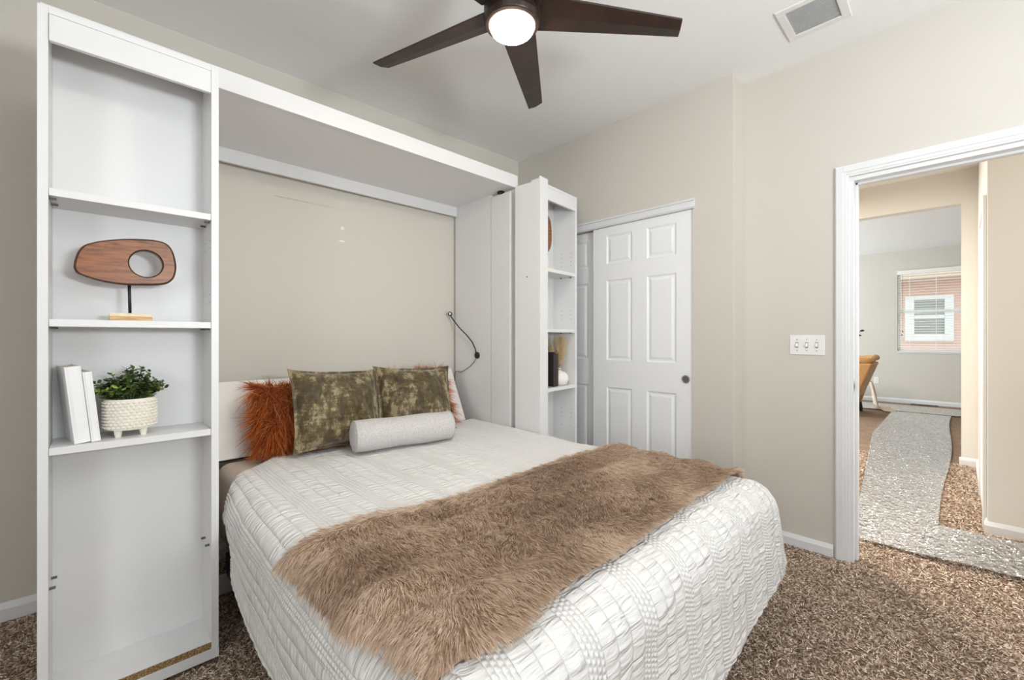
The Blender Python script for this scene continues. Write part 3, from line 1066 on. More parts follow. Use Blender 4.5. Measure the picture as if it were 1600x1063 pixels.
# real gathers standing out of the cloth
pp = ((U + 10.0) / 0.21) % 1.0
qq = ((pp - 0.26) * 3 / 0.74) % 1.0
env = np.where(pp < 0.26, np.abs(np.sin(pp * 4 / 0.26 * PI)), np.abs(np.sin(qq * PI))) ** 0.6
pk = 0.5 + 0.5 * n3(U * 16, Vv * 62)
side_w = np.clip(dq / 0.12, 0.35, 1.0)
Pq = Pq + Nq * ((env * (0.002 + 0.0045 * np.where(pp < 0.26, 0.4, pk))) * side_w)[..., None]
qo = npmesh('comforter', Pq.reshape(-1, 3), gridq(nu, nv), 'quilt', uv=np.stack([U, Vv], -1).reshape(-1, 2), smooth=True)
md = qo.modifiers.new('thickness', 'SOLIDIFY')
md.thickness = 0.008
md.offset = -1
tag(qo, 'white seersucker comforter with gathered stripes spread over the bed', 'comforter')

# faux fur throw
TU0, TU1, TV0, TV1 = 0.372, 2.055, 0.672, 1.258
e1, e2, e3 = VN(21), VN(22), VN(23)


def throw_uv(a, b):
    u0 = TU0 + 0.05 * (1 - b)
    u = u0 + (TU1 - u0) * a + 0.012 * e2(b * 5, b * 0)
    v0 = TV0 + 0.012 * e1(a * 9, a * 0) - 0.062 * (1 - a)
    v1 = TV1 + 0.012 * e1(a * 9, a * 0 + 5) - 0.02 * a - 0.02 * np.sin(PI * np.clip(a, 0, 1)) - 0.010 * np.clip((0.12 - a) / 0.12, 0, 1)
    return u, v0 + (v1 - v0) * b


def throw_h(u, v):
    return 0.013 * np.sin((v * 1.0 + 0.10 * e3(u * 1.8, v * 1.5)) * 2 * PI / 0.19) * (0.6 + 0.4 * e2(u * 2, v * 2)) + 0.007 * e1(u * 5, v * 9) + 0.004 * e2(u * 13, v * 16)


nu, nv = 260, 100
A, B = np.meshgrid(np.linspace(0, 1, nu), np.linspace(0, 1, nv), indexing='ij')
U, Vt = throw_uv(A, B)
Pt, Nt, dt_, rs = drape(U, Vt, 0.041)
Pt = Pt + Nt * (throw_h(U, Vt) + 0.04 * np.minimum(rs, 0.1))[..., None]
tb = thing('throw', 'brown faux fur throw laid across the foot of the bed', 'throw', (1.15, 0.98, 0.60))
o = npmesh('backing', Pt.reshape(-1, 3), gridq(nu, nv), 'furbase', tb, smooth=True)
md = o.modifiers.new('thickness', 'SOLIDIFY')
md.thickness = 0.008
rng = np.random.default_rng(8)
n = 110000
a = rng.uniform(0, 1, n)
b = rng.uniform(0, 1, n)
edge = rng.uniform(size=n)
b = np.where(edge < 0.05, rng.uniform(0, 0.025, n), np.where(edge > 0.975, rng.uniform(0.98, 1, n), b))
a = np.where((edge > 0.05) & (edge < 0.075), rng.uniform(0, 0.012, n), a)
u, v = throw_uv(a, b)
P0, N0, _, rs = drape(u, v, 0.041)
P0 = P0 + N0 * (throw_h(u, v) + 0.04 * np.minimum(rs, 0.1))[:, None]
gx = (throw_h(u + 0.004, v) - throw_h(u - 0.004, v)) / 0.008
gy = (throw_h(u, v + 0.004) - throw_h(u, v - 0.004)) / 0.008
fl = -2.15 + 0.55 * e1(u * 3.1, v * 3.7) + 0.45 * e3(u * 9, v * 11) + 0.28 * e2(u * 31, v * 35)
flow = np.stack([np.cos(fl), np.sin(fl), np.zeros(n)], 1)
flow[:, 1] -= np.clip((0.07 - b) / 0.07, 0, 1) * 1.8
flow[:, 1] += np.clip((b - 0.95) / 0.05, 0, 1) * 1.5
flow[:, 0] -= np.clip((0.06 - a) / 0.06, 0, 1) * 1.6
flow[:, 0] += np.clip((a - 0.97) / 0.03, 0, 1) * 1.5
flow = flow - N0 * (flow * N0).sum(1, keepdims=True)
Nn = unit(N0 + np.stack([-gx, -gy, np.zeros(n)], 1) * 0.9)
clump = np.stack([e1(u * 60, v * 60), e2(u * 60 + 9, v * 60), e3(u * 60, v * 60 + 7)], 1)
D = unit(Nn * 0.42 + unit(flow) * 0.85 + clump * 0.32 + rng.normal(0, 0.10, (n, 3)))
L = rng.uniform(0.017, 0.029, n)
bend = unit(flow) * 0.35 - Nn * 0.22
V, Q, tt = ribbons(P0, D, L, np.full(n, 0.0020), bend, rng, 3, 0.12)
pal = np.array([srgb(170, 144, 120), srgb(212, 188, 164), srgb(232, 210, 188), srgb(246, 232, 216)])
ci = np.clip((1.5 + 1.0 * e2(u * 6, v * 6) + rng.normal(0, 0.95, n)).round().astype(int), 0, 3)
colr = np.repeat(pal[ci] * rng.uniform(0.9, 1.1, (n, 1)), 8, 0)
o = npmesh('fur_pile', V, Q, 'fur', tb, colr, label='long soft brown fur')
o['kind'] = 'stuff'

# ------------------------------------------------------------------ pillows
def pillow_pts(x, y, w, h, t, seed, wr=0.012, pinch=0.085):
    """x,y in -1..1 -> front surface point (local: x width, z height from 0, -y front)"""
    a = VN(seed)
    T = t / 2 * (np.clip((1 - x * x), 0, 1) * np.clip((1 - y * y), 0, 1)) ** 0.55
    X = w / 2 * x * (1 - pinch * (1 - y * y) * x * x)
    Z = h / 2 * y * (1 - pinch * (1 - x * x) * y * y)
    e = np.clip((1 - np.maximum(np.abs(x), np.abs(y))) * 6, 0, 1)
    T = T + e * wr * (a(x * 3 + 7, y * 3 + 7) + 0.6 * a(x * 9 + 3, y * 7 + 3))
    return X, T, Z + h / 2


def pillow_mesh(w, h, t, seed, n=56, **kw):
    g = np.linspace(-1, 1, n)
    x, y = np.meshgrid(g, g, indexing='ij')
    X, T, Z = pillow_pts(x, y, w, h, t, seed, **kw)
    F = np.stack([X, -T, Z], -1).reshape(-1, 3)
    X, T, Z = pillow_pts(x, y, w, h, t, seed + 50, **kw)
    Bk = np.stack([X, T, Z], -1).reshape(-1, 3)
    q = gridq(n, n)
    return np.concatenate([F, Bk]), np.concatenate([q, q[:, ::-1] + n * n])


def pose(V, loc, lean, yaw, roll=0.0):
    m = Matrix.Translation(loc) @ Matrix.Rotation(yaw, 4, 'Z') @ Matrix.Rotation(-lean, 4, 'X') @ Matrix.Rotation(roll, 4, 'Y')
    A = np.array(m)
    return V @ A[:3, :3].T + A[:3, 3]


def velvet_cushion(label, w, h, t, loc, lean, yaw, roll, seed):
    th = thing('cushion', label, 'cushion', loc, 0, 'green velvet cushions on the bed')
    V, Q = pillow_mesh(w, h, t, seed)
    V = pose(V, loc, lean, yaw, roll)
    # keep the object frame so that the pattern differs from cushion to cushion
    o = npmesh('cover', V, Q, 'velvet', th, smooth=True)
    # flange round the seam
    k = 200
    s = np.linspace(0, 4, k, endpoint=False)
    sd = s.astype(int)
    f = (s - sd) * 2 - 1
    bx = np.select([sd == 0, sd == 1, sd == 2, sd == 3], [f, 1 + 0 * f, -f, -1 + 0 * f])
    by = np.select([sd == 0, sd == 1, sd == 2, sd == 3], [-1 + 0 * f, f, 1 + 0 * f, -f])
    X, T, Z = pillow_pts(bx, by, w, h, t, seed)
    nn = unit(np.stack([bx, by], 1))
    a = VN(seed + 9)
    wob = 0.004 * a(s * 12, s * 0)
    I = np.stack([X - nn[:, 0] * 0.004, wob * 0, Z - nn[:, 1] * 0.004], -1)
    ext = 0.013 + 0.006 * (np.minimum(np.abs(bx), np.abs(by)) ** 6)
    O = np.stack([X + nn[:, 0] * ext, wob, Z + nn[:, 1] * ext], -1)
    dy = np.array([0, 0.0025, 0])
    V = np.concatenate([I - dy, O - dy, O + dy, I + dy])
    i = np.arange(k)
    j = (i + 1) % k
    q = [np.stack([r * k + i, r * k + j, ((r + 1) % 4) * k + j, ((r + 1) % 4) * k + i], -1) for r in range(4)]
    npmesh('flange', pose(V, loc, lean, yaw, roll), np.concatenate(q), 'velvet', th)
    return th


def fur_cushion(label, w, h, t, loc, lean, yaw, roll, seed, n=9000, zoom=1.0):
    th = thing('fur_cushion', label, 'cushion', loc, 0, 'rust fur cushions on the bed')
    V, Q = pillow_mesh(w, h, t, seed)
    npmesh('cover', pose(V, loc, lean, yaw, roll), Q, 'furbaseorange', th, smooth=True)
    rng = np.random.default_rng(seed)
    x = rng.uniform(-1, 1, n)
    y = rng.uniform(-1, 1, n)
    ed = rng.uniform(size=n)
    sgn = np.sign(rng.uniform(-1, 1, n))
    x = np.where(ed < 0.16, sgn * rng.uniform(0.93, 1, n), x)
    y = np.where((ed > 0.16) & (ed < 0.30), sgn * rng.uniform(0.93, 1, n), y)
    front = rng.uniform(size=n) < 0.7
    e = 0.02
    def pt(a, b):
        X, T, Z = pillow_pts(np.clip(a, -1, 1), np.clip(b, -1, 1), w, h, t, seed)
        return np.stack([X, np.where(front, -T, T), Z], -1)
    p = pt(x, y)
    nr = np.cross(pt(x + e, y) - pt(x - e, y), pt(x, y + e) - pt(x, y - e))
    nr = unit(nr * np.where(front, 1, -1)[:, None])
    out = np.stack([x * np.abs(x) ** 3, np.zeros(n), y * np.abs(y) ** 3], -1)
    a1, a2 = VN(seed + 3), VN(seed + 4)
    cl = np.stack([a1(x * 7 + 9, y * 7 + 9), 0.6 * a2(x * 7 + 9, y * 7 + 9), a2(x * 9 + 5, y * 9 + 5)], -1)
    D = unit(nr * 0.55 + out * 0.9 + np.array([0, 0, -0.5]) + cl * 0.55 + rng.normal(0, 0.18, (n, 3)))
    L = rng.uniform(0.035, 0.085, n)
    bend = np.array([0, 0, -0.45]) + rng.normal(0, 0.2, (n, 3)) + cl * 0.3
    A = np.array(Matrix.Rotation(yaw, 3, 'Z') @ Matrix.Rotation(-lean, 3, 'X') @ Matrix.Rotation(roll, 3, 'Y'))
    p = pose(p, loc, lean, yaw, roll)
    V, Q, tt = ribbons(p, D @ A.T, L, np.full(n, 0.0032), bend @ A.T, rng, 4, 0.08)
    V[:, 2] = np.maximum(V[:, 2], ZB + 0.014 + 0.004 * rng.uniform(size=len(V)))
    pal = np.array([srgb(160, 78, 26), srgb(206, 110, 42), srgb(232, 142, 68), srgb(246, 184, 118)])
    colr = np.repeat(pal[rng.choice(4, n, p=[0.28, 0.36, 0.26, 0.10])] * rng.uniform(0.85, 1.1, (n, 1)), 10, 0)
    o = npmesh('fur_pile', V, Q, 'furorange', th, colr, label='long shaggy rust fur')
    o['kind'] = 'stuff'
    return th


ZT = ZB + 0.026
fur_cushion('rust fur cushion at the left, half hidden behind the larger green cushion', 0.42, 0.335, 0.12, (0.775, 2.365, ZT), R(20), R(4), R(3), 31)
fur_cushion('rust fur cushion behind the right green cushion, only its edges showing', 0.42, 0.37, 0.12, (1.53, 2.40, ZT), R(22), R(-3), R(-3), 37)
velvet_cushion('larger mottled olive velvet cushion, left of the pair, leaning on rust fur', 0.468, 0.40, 0.21, (0.930, 2.235, ZT + 0.004), R(17), R(4), R(3), 41)
velvet_cushion('mottled olive velvet cushion, right of the pair, behind the grey bolster', 0.475, 0.40, 0.20, (1.412, 2.265, ZT + 0.002), R(21), R(-9), R(2), 45)

# bolster
t = thing('bolster', 'pale grey cylindrical bolster lying in front of the green cushions', 'bolster', (1.19, 2.055, ZT))
mr = Matrix.Rotation(R(-10), 3, 'Z') @ Matrix.Rotation(R(90), 3, 'Y')
bm = bmesh.new()
rb, hl = 0.078, 0.262
prof = [(0.001, -hl - 0.014), (0.03, -hl - 0.013), (0.06, -hl - 0.007), (rb - 0.004, -hl - 0.001), (rb, -hl + 0.006)]
prof += [(rb + 0.002 * math.sin(k * 0.7), -hl + 0.006 + (2 * hl - 0.012) * k / 16) for k in range(1, 16)]
prof += [(rb, hl - 0.006), (rb - 0.004, hl + 0.001), (0.06, hl + 0.007), (0.03, hl + 0.013), (0.001, hl + 0.014)]
lathe(bm, prof, 48, (1.19, 2.055, ZT + rb - 0.004), mr)
obj('cover', bm, 'tweed', t, smooth=True)
for s in (-1, 1):
    bm = bmesh.new()
    c = Vector((1.19, 2.055, ZT + rb - 0.004)) + mr @ Vector((0, 0, s * (hl - 0.002)))
    ring = [c + mr @ Vector((rb * math.cos(a), rb * math.sin(a), 0)) for a in (2 * PI * k / 48 for k in range(49))]
    tube(bm, ring, 0.0028, 6)
    obj('piping', bm, 'tweed', t, smooth=True)

# ------------------------------------------------------------------ things on the left bookcase
def sculpture(label, pts, hole, yc, th, base, rod_x, rod_z0, rod_z1, shelf_z, M4=None):
    """pts: outline (x,z); hole: (cx, cz, rx, rz)"""
    bx0, bx1, by0, by1 = base
    loc = ((bx0 + bx1) / 2, (by0 + by1) / 2, shelf_z)
    if M4 is not None:
        lw = M4 @ Vector((loc[0], loc[1], shelf_z - RC[2]))
        t = thing('wooden_sculpture', label, 'sculpture', lw, TH)
    else:
        t = thing('wooden_sculpture', label, 'sculpture', loc)
    sh = Vector((-loc[0], -loc[1], -shelf_z))
    # smooth closed outline, then a ring between outline and hole
    P = np.array(pts, float)
    k = len(P)
    m = 96
    tt = np.linspace(0, k, m, endpoint=False)
    i = tt.astype(int)
    f = (tt - i)[:, None]
    p0, p1, p2, p3 = P[(i - 1) % k], P[i % k], P[(i + 1) % k], P[(i + 2) % k]
    O = 0.5 * (2 * p1 + (p2 - p0) * f + (2 * p0 - 5 * p1 + 4 * p2 - p3) * f ** 2 + (3 * p1 - p0 - 3 * p2 + p3) * f ** 3)
    cx, cz, rx, rz = hole
    an = np.arctan2((O[:, 1] - cz) / rz, (O[:, 0] - cx) / rx)
    Hh = np.stack([cx + rx * np.cos(an), cz + rz * np.sin(an)], 1)
    cen = O.mean(0)
    rings = []
    def inset(A, toward, s):
        d = toward - A
        return A + d / np.maximum(np.linalg.norm(d, axis=1, keepdims=True), 1e-6) * s
    h = th / 2
    for (A, y) in ((inset(O, Hh, 0.006), -h), (O, -h + 0.006), (O, h - 0.006), (inset(O, Hh, 0.006), h), (inset(Hh, O, 0.004), h), (Hh, h - 0.004), (Hh, -h + 0.004), (inset(Hh, O, 0.004), -h)):
        rings.append(np.stack([A[:, 0], np.full(m, yc + y), A[:, 1]], 1))
    V = np.concatenate(rings) + np.array(sh)
    i = np.arange(m)
    j = (i + 1) % m
    Q = np.concatenate([np.stack([r * m + i, r * m + j, ((r + 1) % 8) * m + j, ((r + 1) % 8) * m + i], -1) for r in range(8)])
    o = npmesh('carved_disc', V, Q, 'walnut', t, local=True, smooth=False)
    o.data.materials.append(M['walnutedge'])
    mi = np.repeat([1, 1, 1, 0, 1, 1, 1, 0], m)
    o.data.polygons.foreach_set('material_index', mi.astype(np.int32))
    bm = bmesh.new()
    tube(bm, [Vector((rod_x + 0.002, yc, rod_z0)) + sh, Vector((rod_x, yc, rod_z1)) + sh], 0.0045, 10)
    obj('rod', bm, 'black', t, local=True, smooth=True)
    hgt = rod_z0 - shelf_z
    bm = boxes((bx0, bx1, by0, by1, shelf_z, shelf_z + hgt * 0.55))
    bm.transform(Matrix.Translation(sh))
    bo = obj('base', bm, 'oak', t, 0.0015, local=True)
    bm = boxes((bx0, bx1, by0, by1, shelf_z + hgt * 0.55, rod_z0))
    bm.transform(Matrix.Translation(sh))
    obj('base_top', bm, 'cream', bo, 0.002, local=True, label='pale cream upper layer')
    return t


OUT = [(-0.0464, 1.4141), (-0.042, 1.4428), (-0.0337, 1.4671), (-0.0208, 1.4844), (-0.0022, 1.495), (0.0168, 1.5032), (0.0518, 1.5134), (0.084, 1.5206), (0.1215, 1.5254), (0.1515, 1.5267), (0.1735, 1.5244), (0.1891, 1.5165), (0.2013, 1.4999), (0.2086, 1.4778), (0.2132, 1.4494), (0.2132, 1.4263), (0.2073, 1.3997), (0.1936, 1.3811), (0.1735, 1.372), (0.1428, 1.3672), (0.1088, 1.3644), (0.08, 1.3636), (0.0518, 1.365), (0.0245, 1.3691), (0.0016, 1.3749), (-0.0208, 1.3832), (-0.0355, 1.3895), (-0.0435, 1.399)]
SZ1, SZ2, SZ3 = 0.015 + 1.6205, 0.015 + 1.2265, 0.015 + 0.8375
sculpture('oval wooden sculpture with a round hole on a slim black rod, left bookcase', OUT, (0.1305, 1.4405, 0.0440, 0.0450), 1.97, 0.034, (0.036, 0.146, 1.945, 1.995), 0.087, SZ2 + 0.026, 1.368, SZ2)


def book(label, w, dep, h, mat, M4, group):
    """local: x thickness, y depth (spine at 0), z height"""
    t = thing('book', label, 'book', (0, 0, 0), 0, group)
    t.matrix_local = M4
    WM[t.name] = M4.copy()
    c = 0.0025
    bm = bmesh.new()
    box(bm, 0, c, 0, dep, 0, h)
    box(bm, w - c, w, 0, dep, 0, h)
    prism(bm, [(0, 0.002), (w * 0.25, -0.0015), (w * 0.75, -0.0015), (w, 0.002), (w, c + 0.002), (0, c + 0.002)], 0, h, 'Z')
    obj('cover', bm, mat, t, 0.0008, local=True)
    obj('page_block', boxes((c, w - c, c, dep - 0.005, 0.003, h - 0.003)), 'paper', t, local=True, label='cream page edges')
    return t


ln = R(-5.5)
m1 = Matrix.Translation((-0.043, 1.912, SZ3 + 0.0005)) @ Matrix.Rotation(R(9), 4, 'Z') @ Matrix.Rotation(ln, 4, 'Y')
book('thicker white blank book leaning against the left side of the bookcase', 0.037, 0.155, 0.242, 'bookwhite', m1, 'white books on the left bookcase')
m2 = Matrix.Translation((-0.0050, 1.9182, SZ3 + 0.0005)) @ Matrix.Rotation(R(9), 4, 'Z') @ Matrix.Rotation(ln, 4, 'Y')
book('thinner white blank book leaning between its thicker neighbour and the plant', 0.022, 0.150, 0.224, 'bookwhite', m2, 'white books on the left bookcase')

# potted succulent
pc = Vector((0.0905, 1.985, SZ3))
t = thing('potted_plant', 'bushy green plant in a knobbly cream pot on the left bookcase', 'potted plant', pc)
bm = bmesh.new()
lathe(bm, [(0.055, 0.022), (0.066, 0.026), (0.0675, 0.05), (0.0675, 0.108), (0.069, 0.124), (0.066, 0.127), (0.061, 0.125), (0.060, 0.108), (0.03, 0.106)], 48)
Vs, Qs = [], []
for k in range(9):
    z0 = 0.034 + k * 0.0102
    for i in range(30):
        a0 = 2 * PI * (i + 0.5 * (k % 2)) / 30
        ex = Vector((math.cos(a0), math.sin(a0), 0))
        ey = Vector((-math.sin(a0), math.cos(a0), 0))
        c = ex * 0.0668 + Vector((0, 0, z0))
        base = [bm.verts.new(c + ey * (0.0068 * math.cos(q)) + Vector((0, 0, 0.0054 * math.sin(q)))) for q in (k2 * PI / 3 for k2 in range(6))]
        top = [bm.verts.new(c + ex * 0.0062 + ey * (0.0025 * math.cos(q)) + Vector((0, 0, 0.002 * math.sin(q)))) for q in (k2 * PI / 3 for k2 in range(6))]
        for q in range(6):
            r = (q + 1) % 6
            bm.faces.new((base[q], base[r], top[r], top[q]))
        bm.faces.new(top)
po = obj('pot', bm, 'pot', t, local=True)
for a0 in (R(-130), R(-50), R(50), R(130)):
    bm = bmesh.new()
    lathe(bm, [(0.008, 0.0), (0.010, 0.012), (0.012, 0.026)], 14, (0.050 * math.cos(a0), 0.046 * math.sin(a0), 0))
    obj('foot', bm, 'pot', t, local=True)
bm = bmesh.new()
lathe(bm, [(0.060, 0.108), (0.05, 0.116), (0.02, 0.12)], 24)
obj('moss', bm, 'soil', t, local=True, label='dark moss under the leaves')
rng = np.random.default_rng(77)
LV, LQ, LC = [], [], []
stem = bmesh.new()
cnt = 0
for s in range(74):
    an = rng.uniform(0, 2 * PI)
    sp_ = rng.uniform(0.05, 1.0) ** 0.7
    top = Vector((math.cos(an) * 0.100 * sp_, math.sin(an) * 0.062 * sp_, 0.128 + rng.uniform(0.03, 0.105) * (1.08 - 0.72 * sp_ ** 2)))
    bot = Vector((math.cos(an) * 0.035 * sp_, math.sin(an) * 0.03 * sp_, 0.112))
    mid = (top + bot) / 2 + Vector((0, 0, 0.012))
    pts = [bot.lerp(mid, q) if q <= 1 else mid.lerp(top, q - 1) for q in (0, 0.5, 1, 1.5, 2)]
    tube(stem, pts, 0.0011, 5)
    dirn = (top - bot).normalized()
    m = rng.integers(9, 14)
    tone = rng.uniform(0, 1)
    for q in range(m):
        f = 0.30 + 0.70 * q / (m - 1)
        c = bot.lerp(mid, f * 2) if f < 0.5 else mid.lerp(top, f * 2 - 1)
        a2 = q * 2.4 + an
        sd = Vector((math.cos(a2), math.sin(a2), 0.25 + 0.5 * (f > 0.9)))
        sd = (sd - dirn * sd.dot(dirn) * 0.5).normalized()
        wv = sd.cross(dirn).normalized()
        ln_ = rng.uniform(0.014, 0.024) * (1.15 - 0.40 * f)
        wd = ln_ * 0.40
        up = dirn * 0.25
        b0 = len(LV)
        prof_ = ((0, 0.15), (0.35, 0.9), (0.7, 1.0), (1.0, 0.25))
        for fr, ww in prof_:
            ct = c + sd * ln_ * fr + up * ln_ * fr * fr
            LV += [ct - wv * wd * ww, ct + wv * wd * ww]
        for k in range(3):
            LQ.append([b0 + 2 * k, b0 + 2 * k + 1, b0 + 2 * k + 3, b0 + 2 * k + 2])
        hi = rng.uniform() < 0.22
        cc = np.array(srgb(150, 168, 84) if hi else (srgb(52, 70, 34) if rng.uniform() < 0.55 else srgb(90, 110, 52))) * rng.uniform(0.8, 1.15)
        LC += [cc] * 8
npmesh('foliage', np.array([tuple(v) for v in LV]), LQ, 'leaf', t, np.array(LC), local=True, smooth=True)
obj('stem_cluster', stem, 'stemgreen', t, local=True)

# ------------------------------------------------------------------ things on the right bookcase
th_ = np.linspace(0, 2 * PI, 24, endpoint=False)
OV = [(0.165 + 0.085 * math.copysign(abs(math.cos(a)) ** 0.8, math.cos(a)), 1.888 + 0.134 * math.copysign(abs(math.sin(a)) ** 0.8, math.sin(a))) for a in th_[::-1]]
sculpture('upright oval wooden sculpture on top shelf of the bookcase by the closet', OV, (0.155, 1.92, 0.035, 0.045), 0.09, 0.036, (0.13, 0.262, 0.065, 0.115), 0.185, SZ1 + 0.026, 1.76, SZ1, RCM)
for k, (x, wd, hh, mat, lab) in enumerate(((0.205, 0.026, 0.232, 'bookplum', 'black brown upright book touching the left stile on the closet bookcase'), (0.233, 0.030, 0.222, 'bookdark', 'dark brown upright book standing right beside the white vase'))):
    book(lab, wd, 0.14, hh, mat, RCM @ Matrix.Translation((x, 0.03, SZ3 - 0.015 + 0.0005)), 'dark books by the vase')
vp = rc(0.338, 0.075, SZ3 - 0.015)
t = thing('vase', 'round white vase holding dried pampas grass on the closet bookcase', 'vase', vp)
bm = bmesh.new()
lathe(bm, [(0.035, 0.0), (0.055, 0.006), (0.066, 0.03), (0.068, 0.05), (0.060, 0.075), (0.040, 0.092), (0.018, 0.098), (0.0125, 0.102), (0.0125, 0.116), (0.015, 0.119), (0.009, 0.119), (0.008, 0.10)], 36)
obj('body', bm, 'vase', t, local=True, smooth=True)
bm = bmesh.new()
lathe(bm, [(0.0128, 0.103), (0.0136, 0.105), (0.0136, 0.110), (0.0128, 0.112)], 20)
obj('neck_band', bm, 'oak', t, local=True, label='thin tan band round the neck')
t2 = thing('pampas_grass', 'bunch of dried straw coloured pampas plumes in the white vase', 'dried grass', vp + Vector((0, 0, 0.10)))
stem = bmesh.new()
rng = np.random.default_rng(12)
PV, PQ, PC = [], [], []
off = 0
for k, (dx, dy, hz) in enumerate(((-0.085, 0.02, 0.20), (-0.05, -0.02, 0.235), (-0.01, 0.02, 0.245), (0.03, -0.02, 0.235), (0.062, 0.0, 0.20), (-0.12, 0.01, 0.16), (0.01, -0.035, 0.21), (0.045, 0.02, 0.23))):
    b0 = np.array([0, 0, -0.05])
    p1 = np.array([dx * 0.05, dy * 0.05, 0.02])
    p2 = np.array([dx, dy, hz])
    tube(stem, [b0, p1, p1 * 0.5 + p2 * 0.5 + np.array([-dx * 0.06, 0, 0]), p2 * 0.9], 0.0011, 5)
    m = 420
    f = rng.uniform(0.12, 1.0, m)[:, None]
    mid = p1 * 0.5 + p2 * 0.5 + np.array([-dx * 0.06, 0, 0])
    c = (1 - f) ** 2 * p1 + 2 * f * (1 - f) * mid + f ** 2 * p2
    d0 = unit(p2 - p1)
    D = unit(d0 + rng.normal(0, 0.5, (m, 3)))
    L = rng.uniform(0.035, 0.065, m) * (1.1 - 0.4 * f[:, 0])
    V, Q, _ = ribbons(c, D, L, np.full(m, 0.0015), np.tile([0, 0, -0.2], (m, 1)) + rng.normal(0, 0.1, (m, 3)), rng, 3, 0.2)
    PV.append(V)
    PQ.append(Q + off)
    off += len(V)
    PC.append(np.repeat(np.array(srgb(240, 220, 180)) * rng.uniform(0.7, 1.15, (m, 1)), 8, 0))
PV = np.concatenate(PV)
PV[:, 2] = np.minimum(PV[:, 2], 0.243)
PV[:, 0] = np.clip(PV[:, 0], -0.10, 0.083)
PV[:, 1] = np.clip(PV[:, 1], -0.09, 0.105)
npmesh('plume_cluster', PV, np.concatenate(PQ), 'pampas', t2, np.concatenate(PC), local=True)
obj('stem_cluster', stem, 'oak', t2, local=True)

# ------------------------------------------------------------------ ceiling fan
FC = Vector((1.112, 1.150, 0))
ZF = 2.392
t = thing('ceiling_fan', 'dark bronze five blade ceiling fan with a lit round lamp', 'ceiling fan', (FC.x, FC.y, ZC))
bm = bmesh.new()
lathe(bm, [(0.03, 2.575), (0.062, 2.60), (0.072, 2.66), (0.072, ZC)], 32, FC)
obj('canopy', bm, 'bronze', t, smooth=False)
bm = bmesh.new()
lathe(bm, [(0.013, 2.45), (0.013, 2.60)], 16, FC)
obj('down_rod', bm, 'bronze', t, smooth=True)
bm = bmesh.new()
lathe(bm, [(0.088, 2.334), (0.100, 2.340), (0.104, 2.356), (0.104, 2.44), (0.094, 2.452), (0.03, 2.470)], 40, FC)
obj('motor_housing', bm, 'bronze', t, 0.003)
bm = bmesh.new()
lathe(bm, [(0.083, 2.344), (0.083, 2.333), (0.076, 2.318), (0.060, 2.306), (0.035, 2.299), (0.004, 2.297)], 40, FC)
obj('lamp_lens', bm, 'lampglow', t, smooth=True, label='glowing round lamp lens')
for k in range(5):
    a = R(35.5 + 72 * k)
    e1_, e2_ = Vector((math.cos(a), math.sin(a), 0)), Vector((-math.sin(a), math.cos(a), 0))
    bm = bmesh.new()
    tp = math.tan(R(13))
    rows = []
    for i in range(15):
        f = i / 14
        r = 0.085 + 0.575 * f
        # leading and trailing edges, the tip cut aslant
        wl = 0.062 - 0.026 * f
        wr = -0.072 + 0.034 * f
        rl = r + (0.012 * f ** 6)
        rr = r - (0.010 * f ** 6)
        tw = tp * (1.15 - 0.35 * f)
        row = []
        for s, (q, rad) in enumerate(((wl, rl), ((wl + wr) / 2, (rl + rr) / 2), (wr, rr))):
            p = FC + e1_ * rad + e2_ * q + Vector((0, 0, ZF - tw * q - 0.006 * (s == 1)))
            row.append(p)
        rows.append(row)
    top = [[bm.verts.new(p + Vector((0, 0, 0.0035))) for p in row] for row in rows]
    bot = [[bm.verts.new(p - Vector((0, 0, 0.0035))) for p in row] for row in rows]
    for i in range(14):
        for s in range(2):
            bm.faces.new((top[i][s], top[i + 1][s], top[i + 1][s + 1], top[i][s + 1]))
            bm.faces.new((bot[i][s], bot[i][s + 1], bot[i + 1][s + 1], bot[i + 1][s]))
        for s in (0, 2):
            bm.faces.new((top[i][s], bot[i][s], bot[i + 1][s], top[i + 1][s]))
    for i in (0, 14):
        for s in range(2):
            bm.faces.new((top[i][s], top[i][s + 1], bot[i][s + 1], bot[i][s]))
    bmesh.ops.recalc_face_normals(bm, faces=bm.faces[:])
    obj('blade', bm, 'bronze', t, 0.0015)

# ------------------------------------------------------------------ ceiling vents, switch, outlets
def grille(name, label, x0, x1, y0, y1, z, mx, my, nsl, frame_m, dark_m):
    t = thing(name, label, 'vent', ((x0 + x1) / 2, (y0 + y1) / 2, z))
    zb = z - 0.008
    obj('frame', boxes((x0, x0 + mx, y0, y1, zb, z), (x1 - mx, x1, y0, y1, zb, z), (x0 + mx, x1 - mx, y0, y0 + my, zb, z), (x0 + mx, x1 - mx, y1 - my, y1, zb, z)), frame_m, t, 0.003)
    obj('duct_back', boxes((x0 + mx, x1 - mx, y0 + my, y1 - my, z - 0.0015, z - 0.0005)), dark_m, t, label='shaded duct behind the slats')
    bm = bmesh.new()
    for k in range(nsl):
        x = x0 + mx + (x1 - x0 - 2 * mx) * (k + 0.5) / nsl
        d = (x1 - x0 - 2 * mx) / nsl * 0.36
        prism(bm, [(x - d, zb + 0.0005), (x - d + 0.001, zb), (x + d, z - 0.002), (x + d - 0.001, z - 0.0015)], y0 + my, y1 - my, 'Y')
    obj('slat_stack', bm, frame_m, t)
    return t


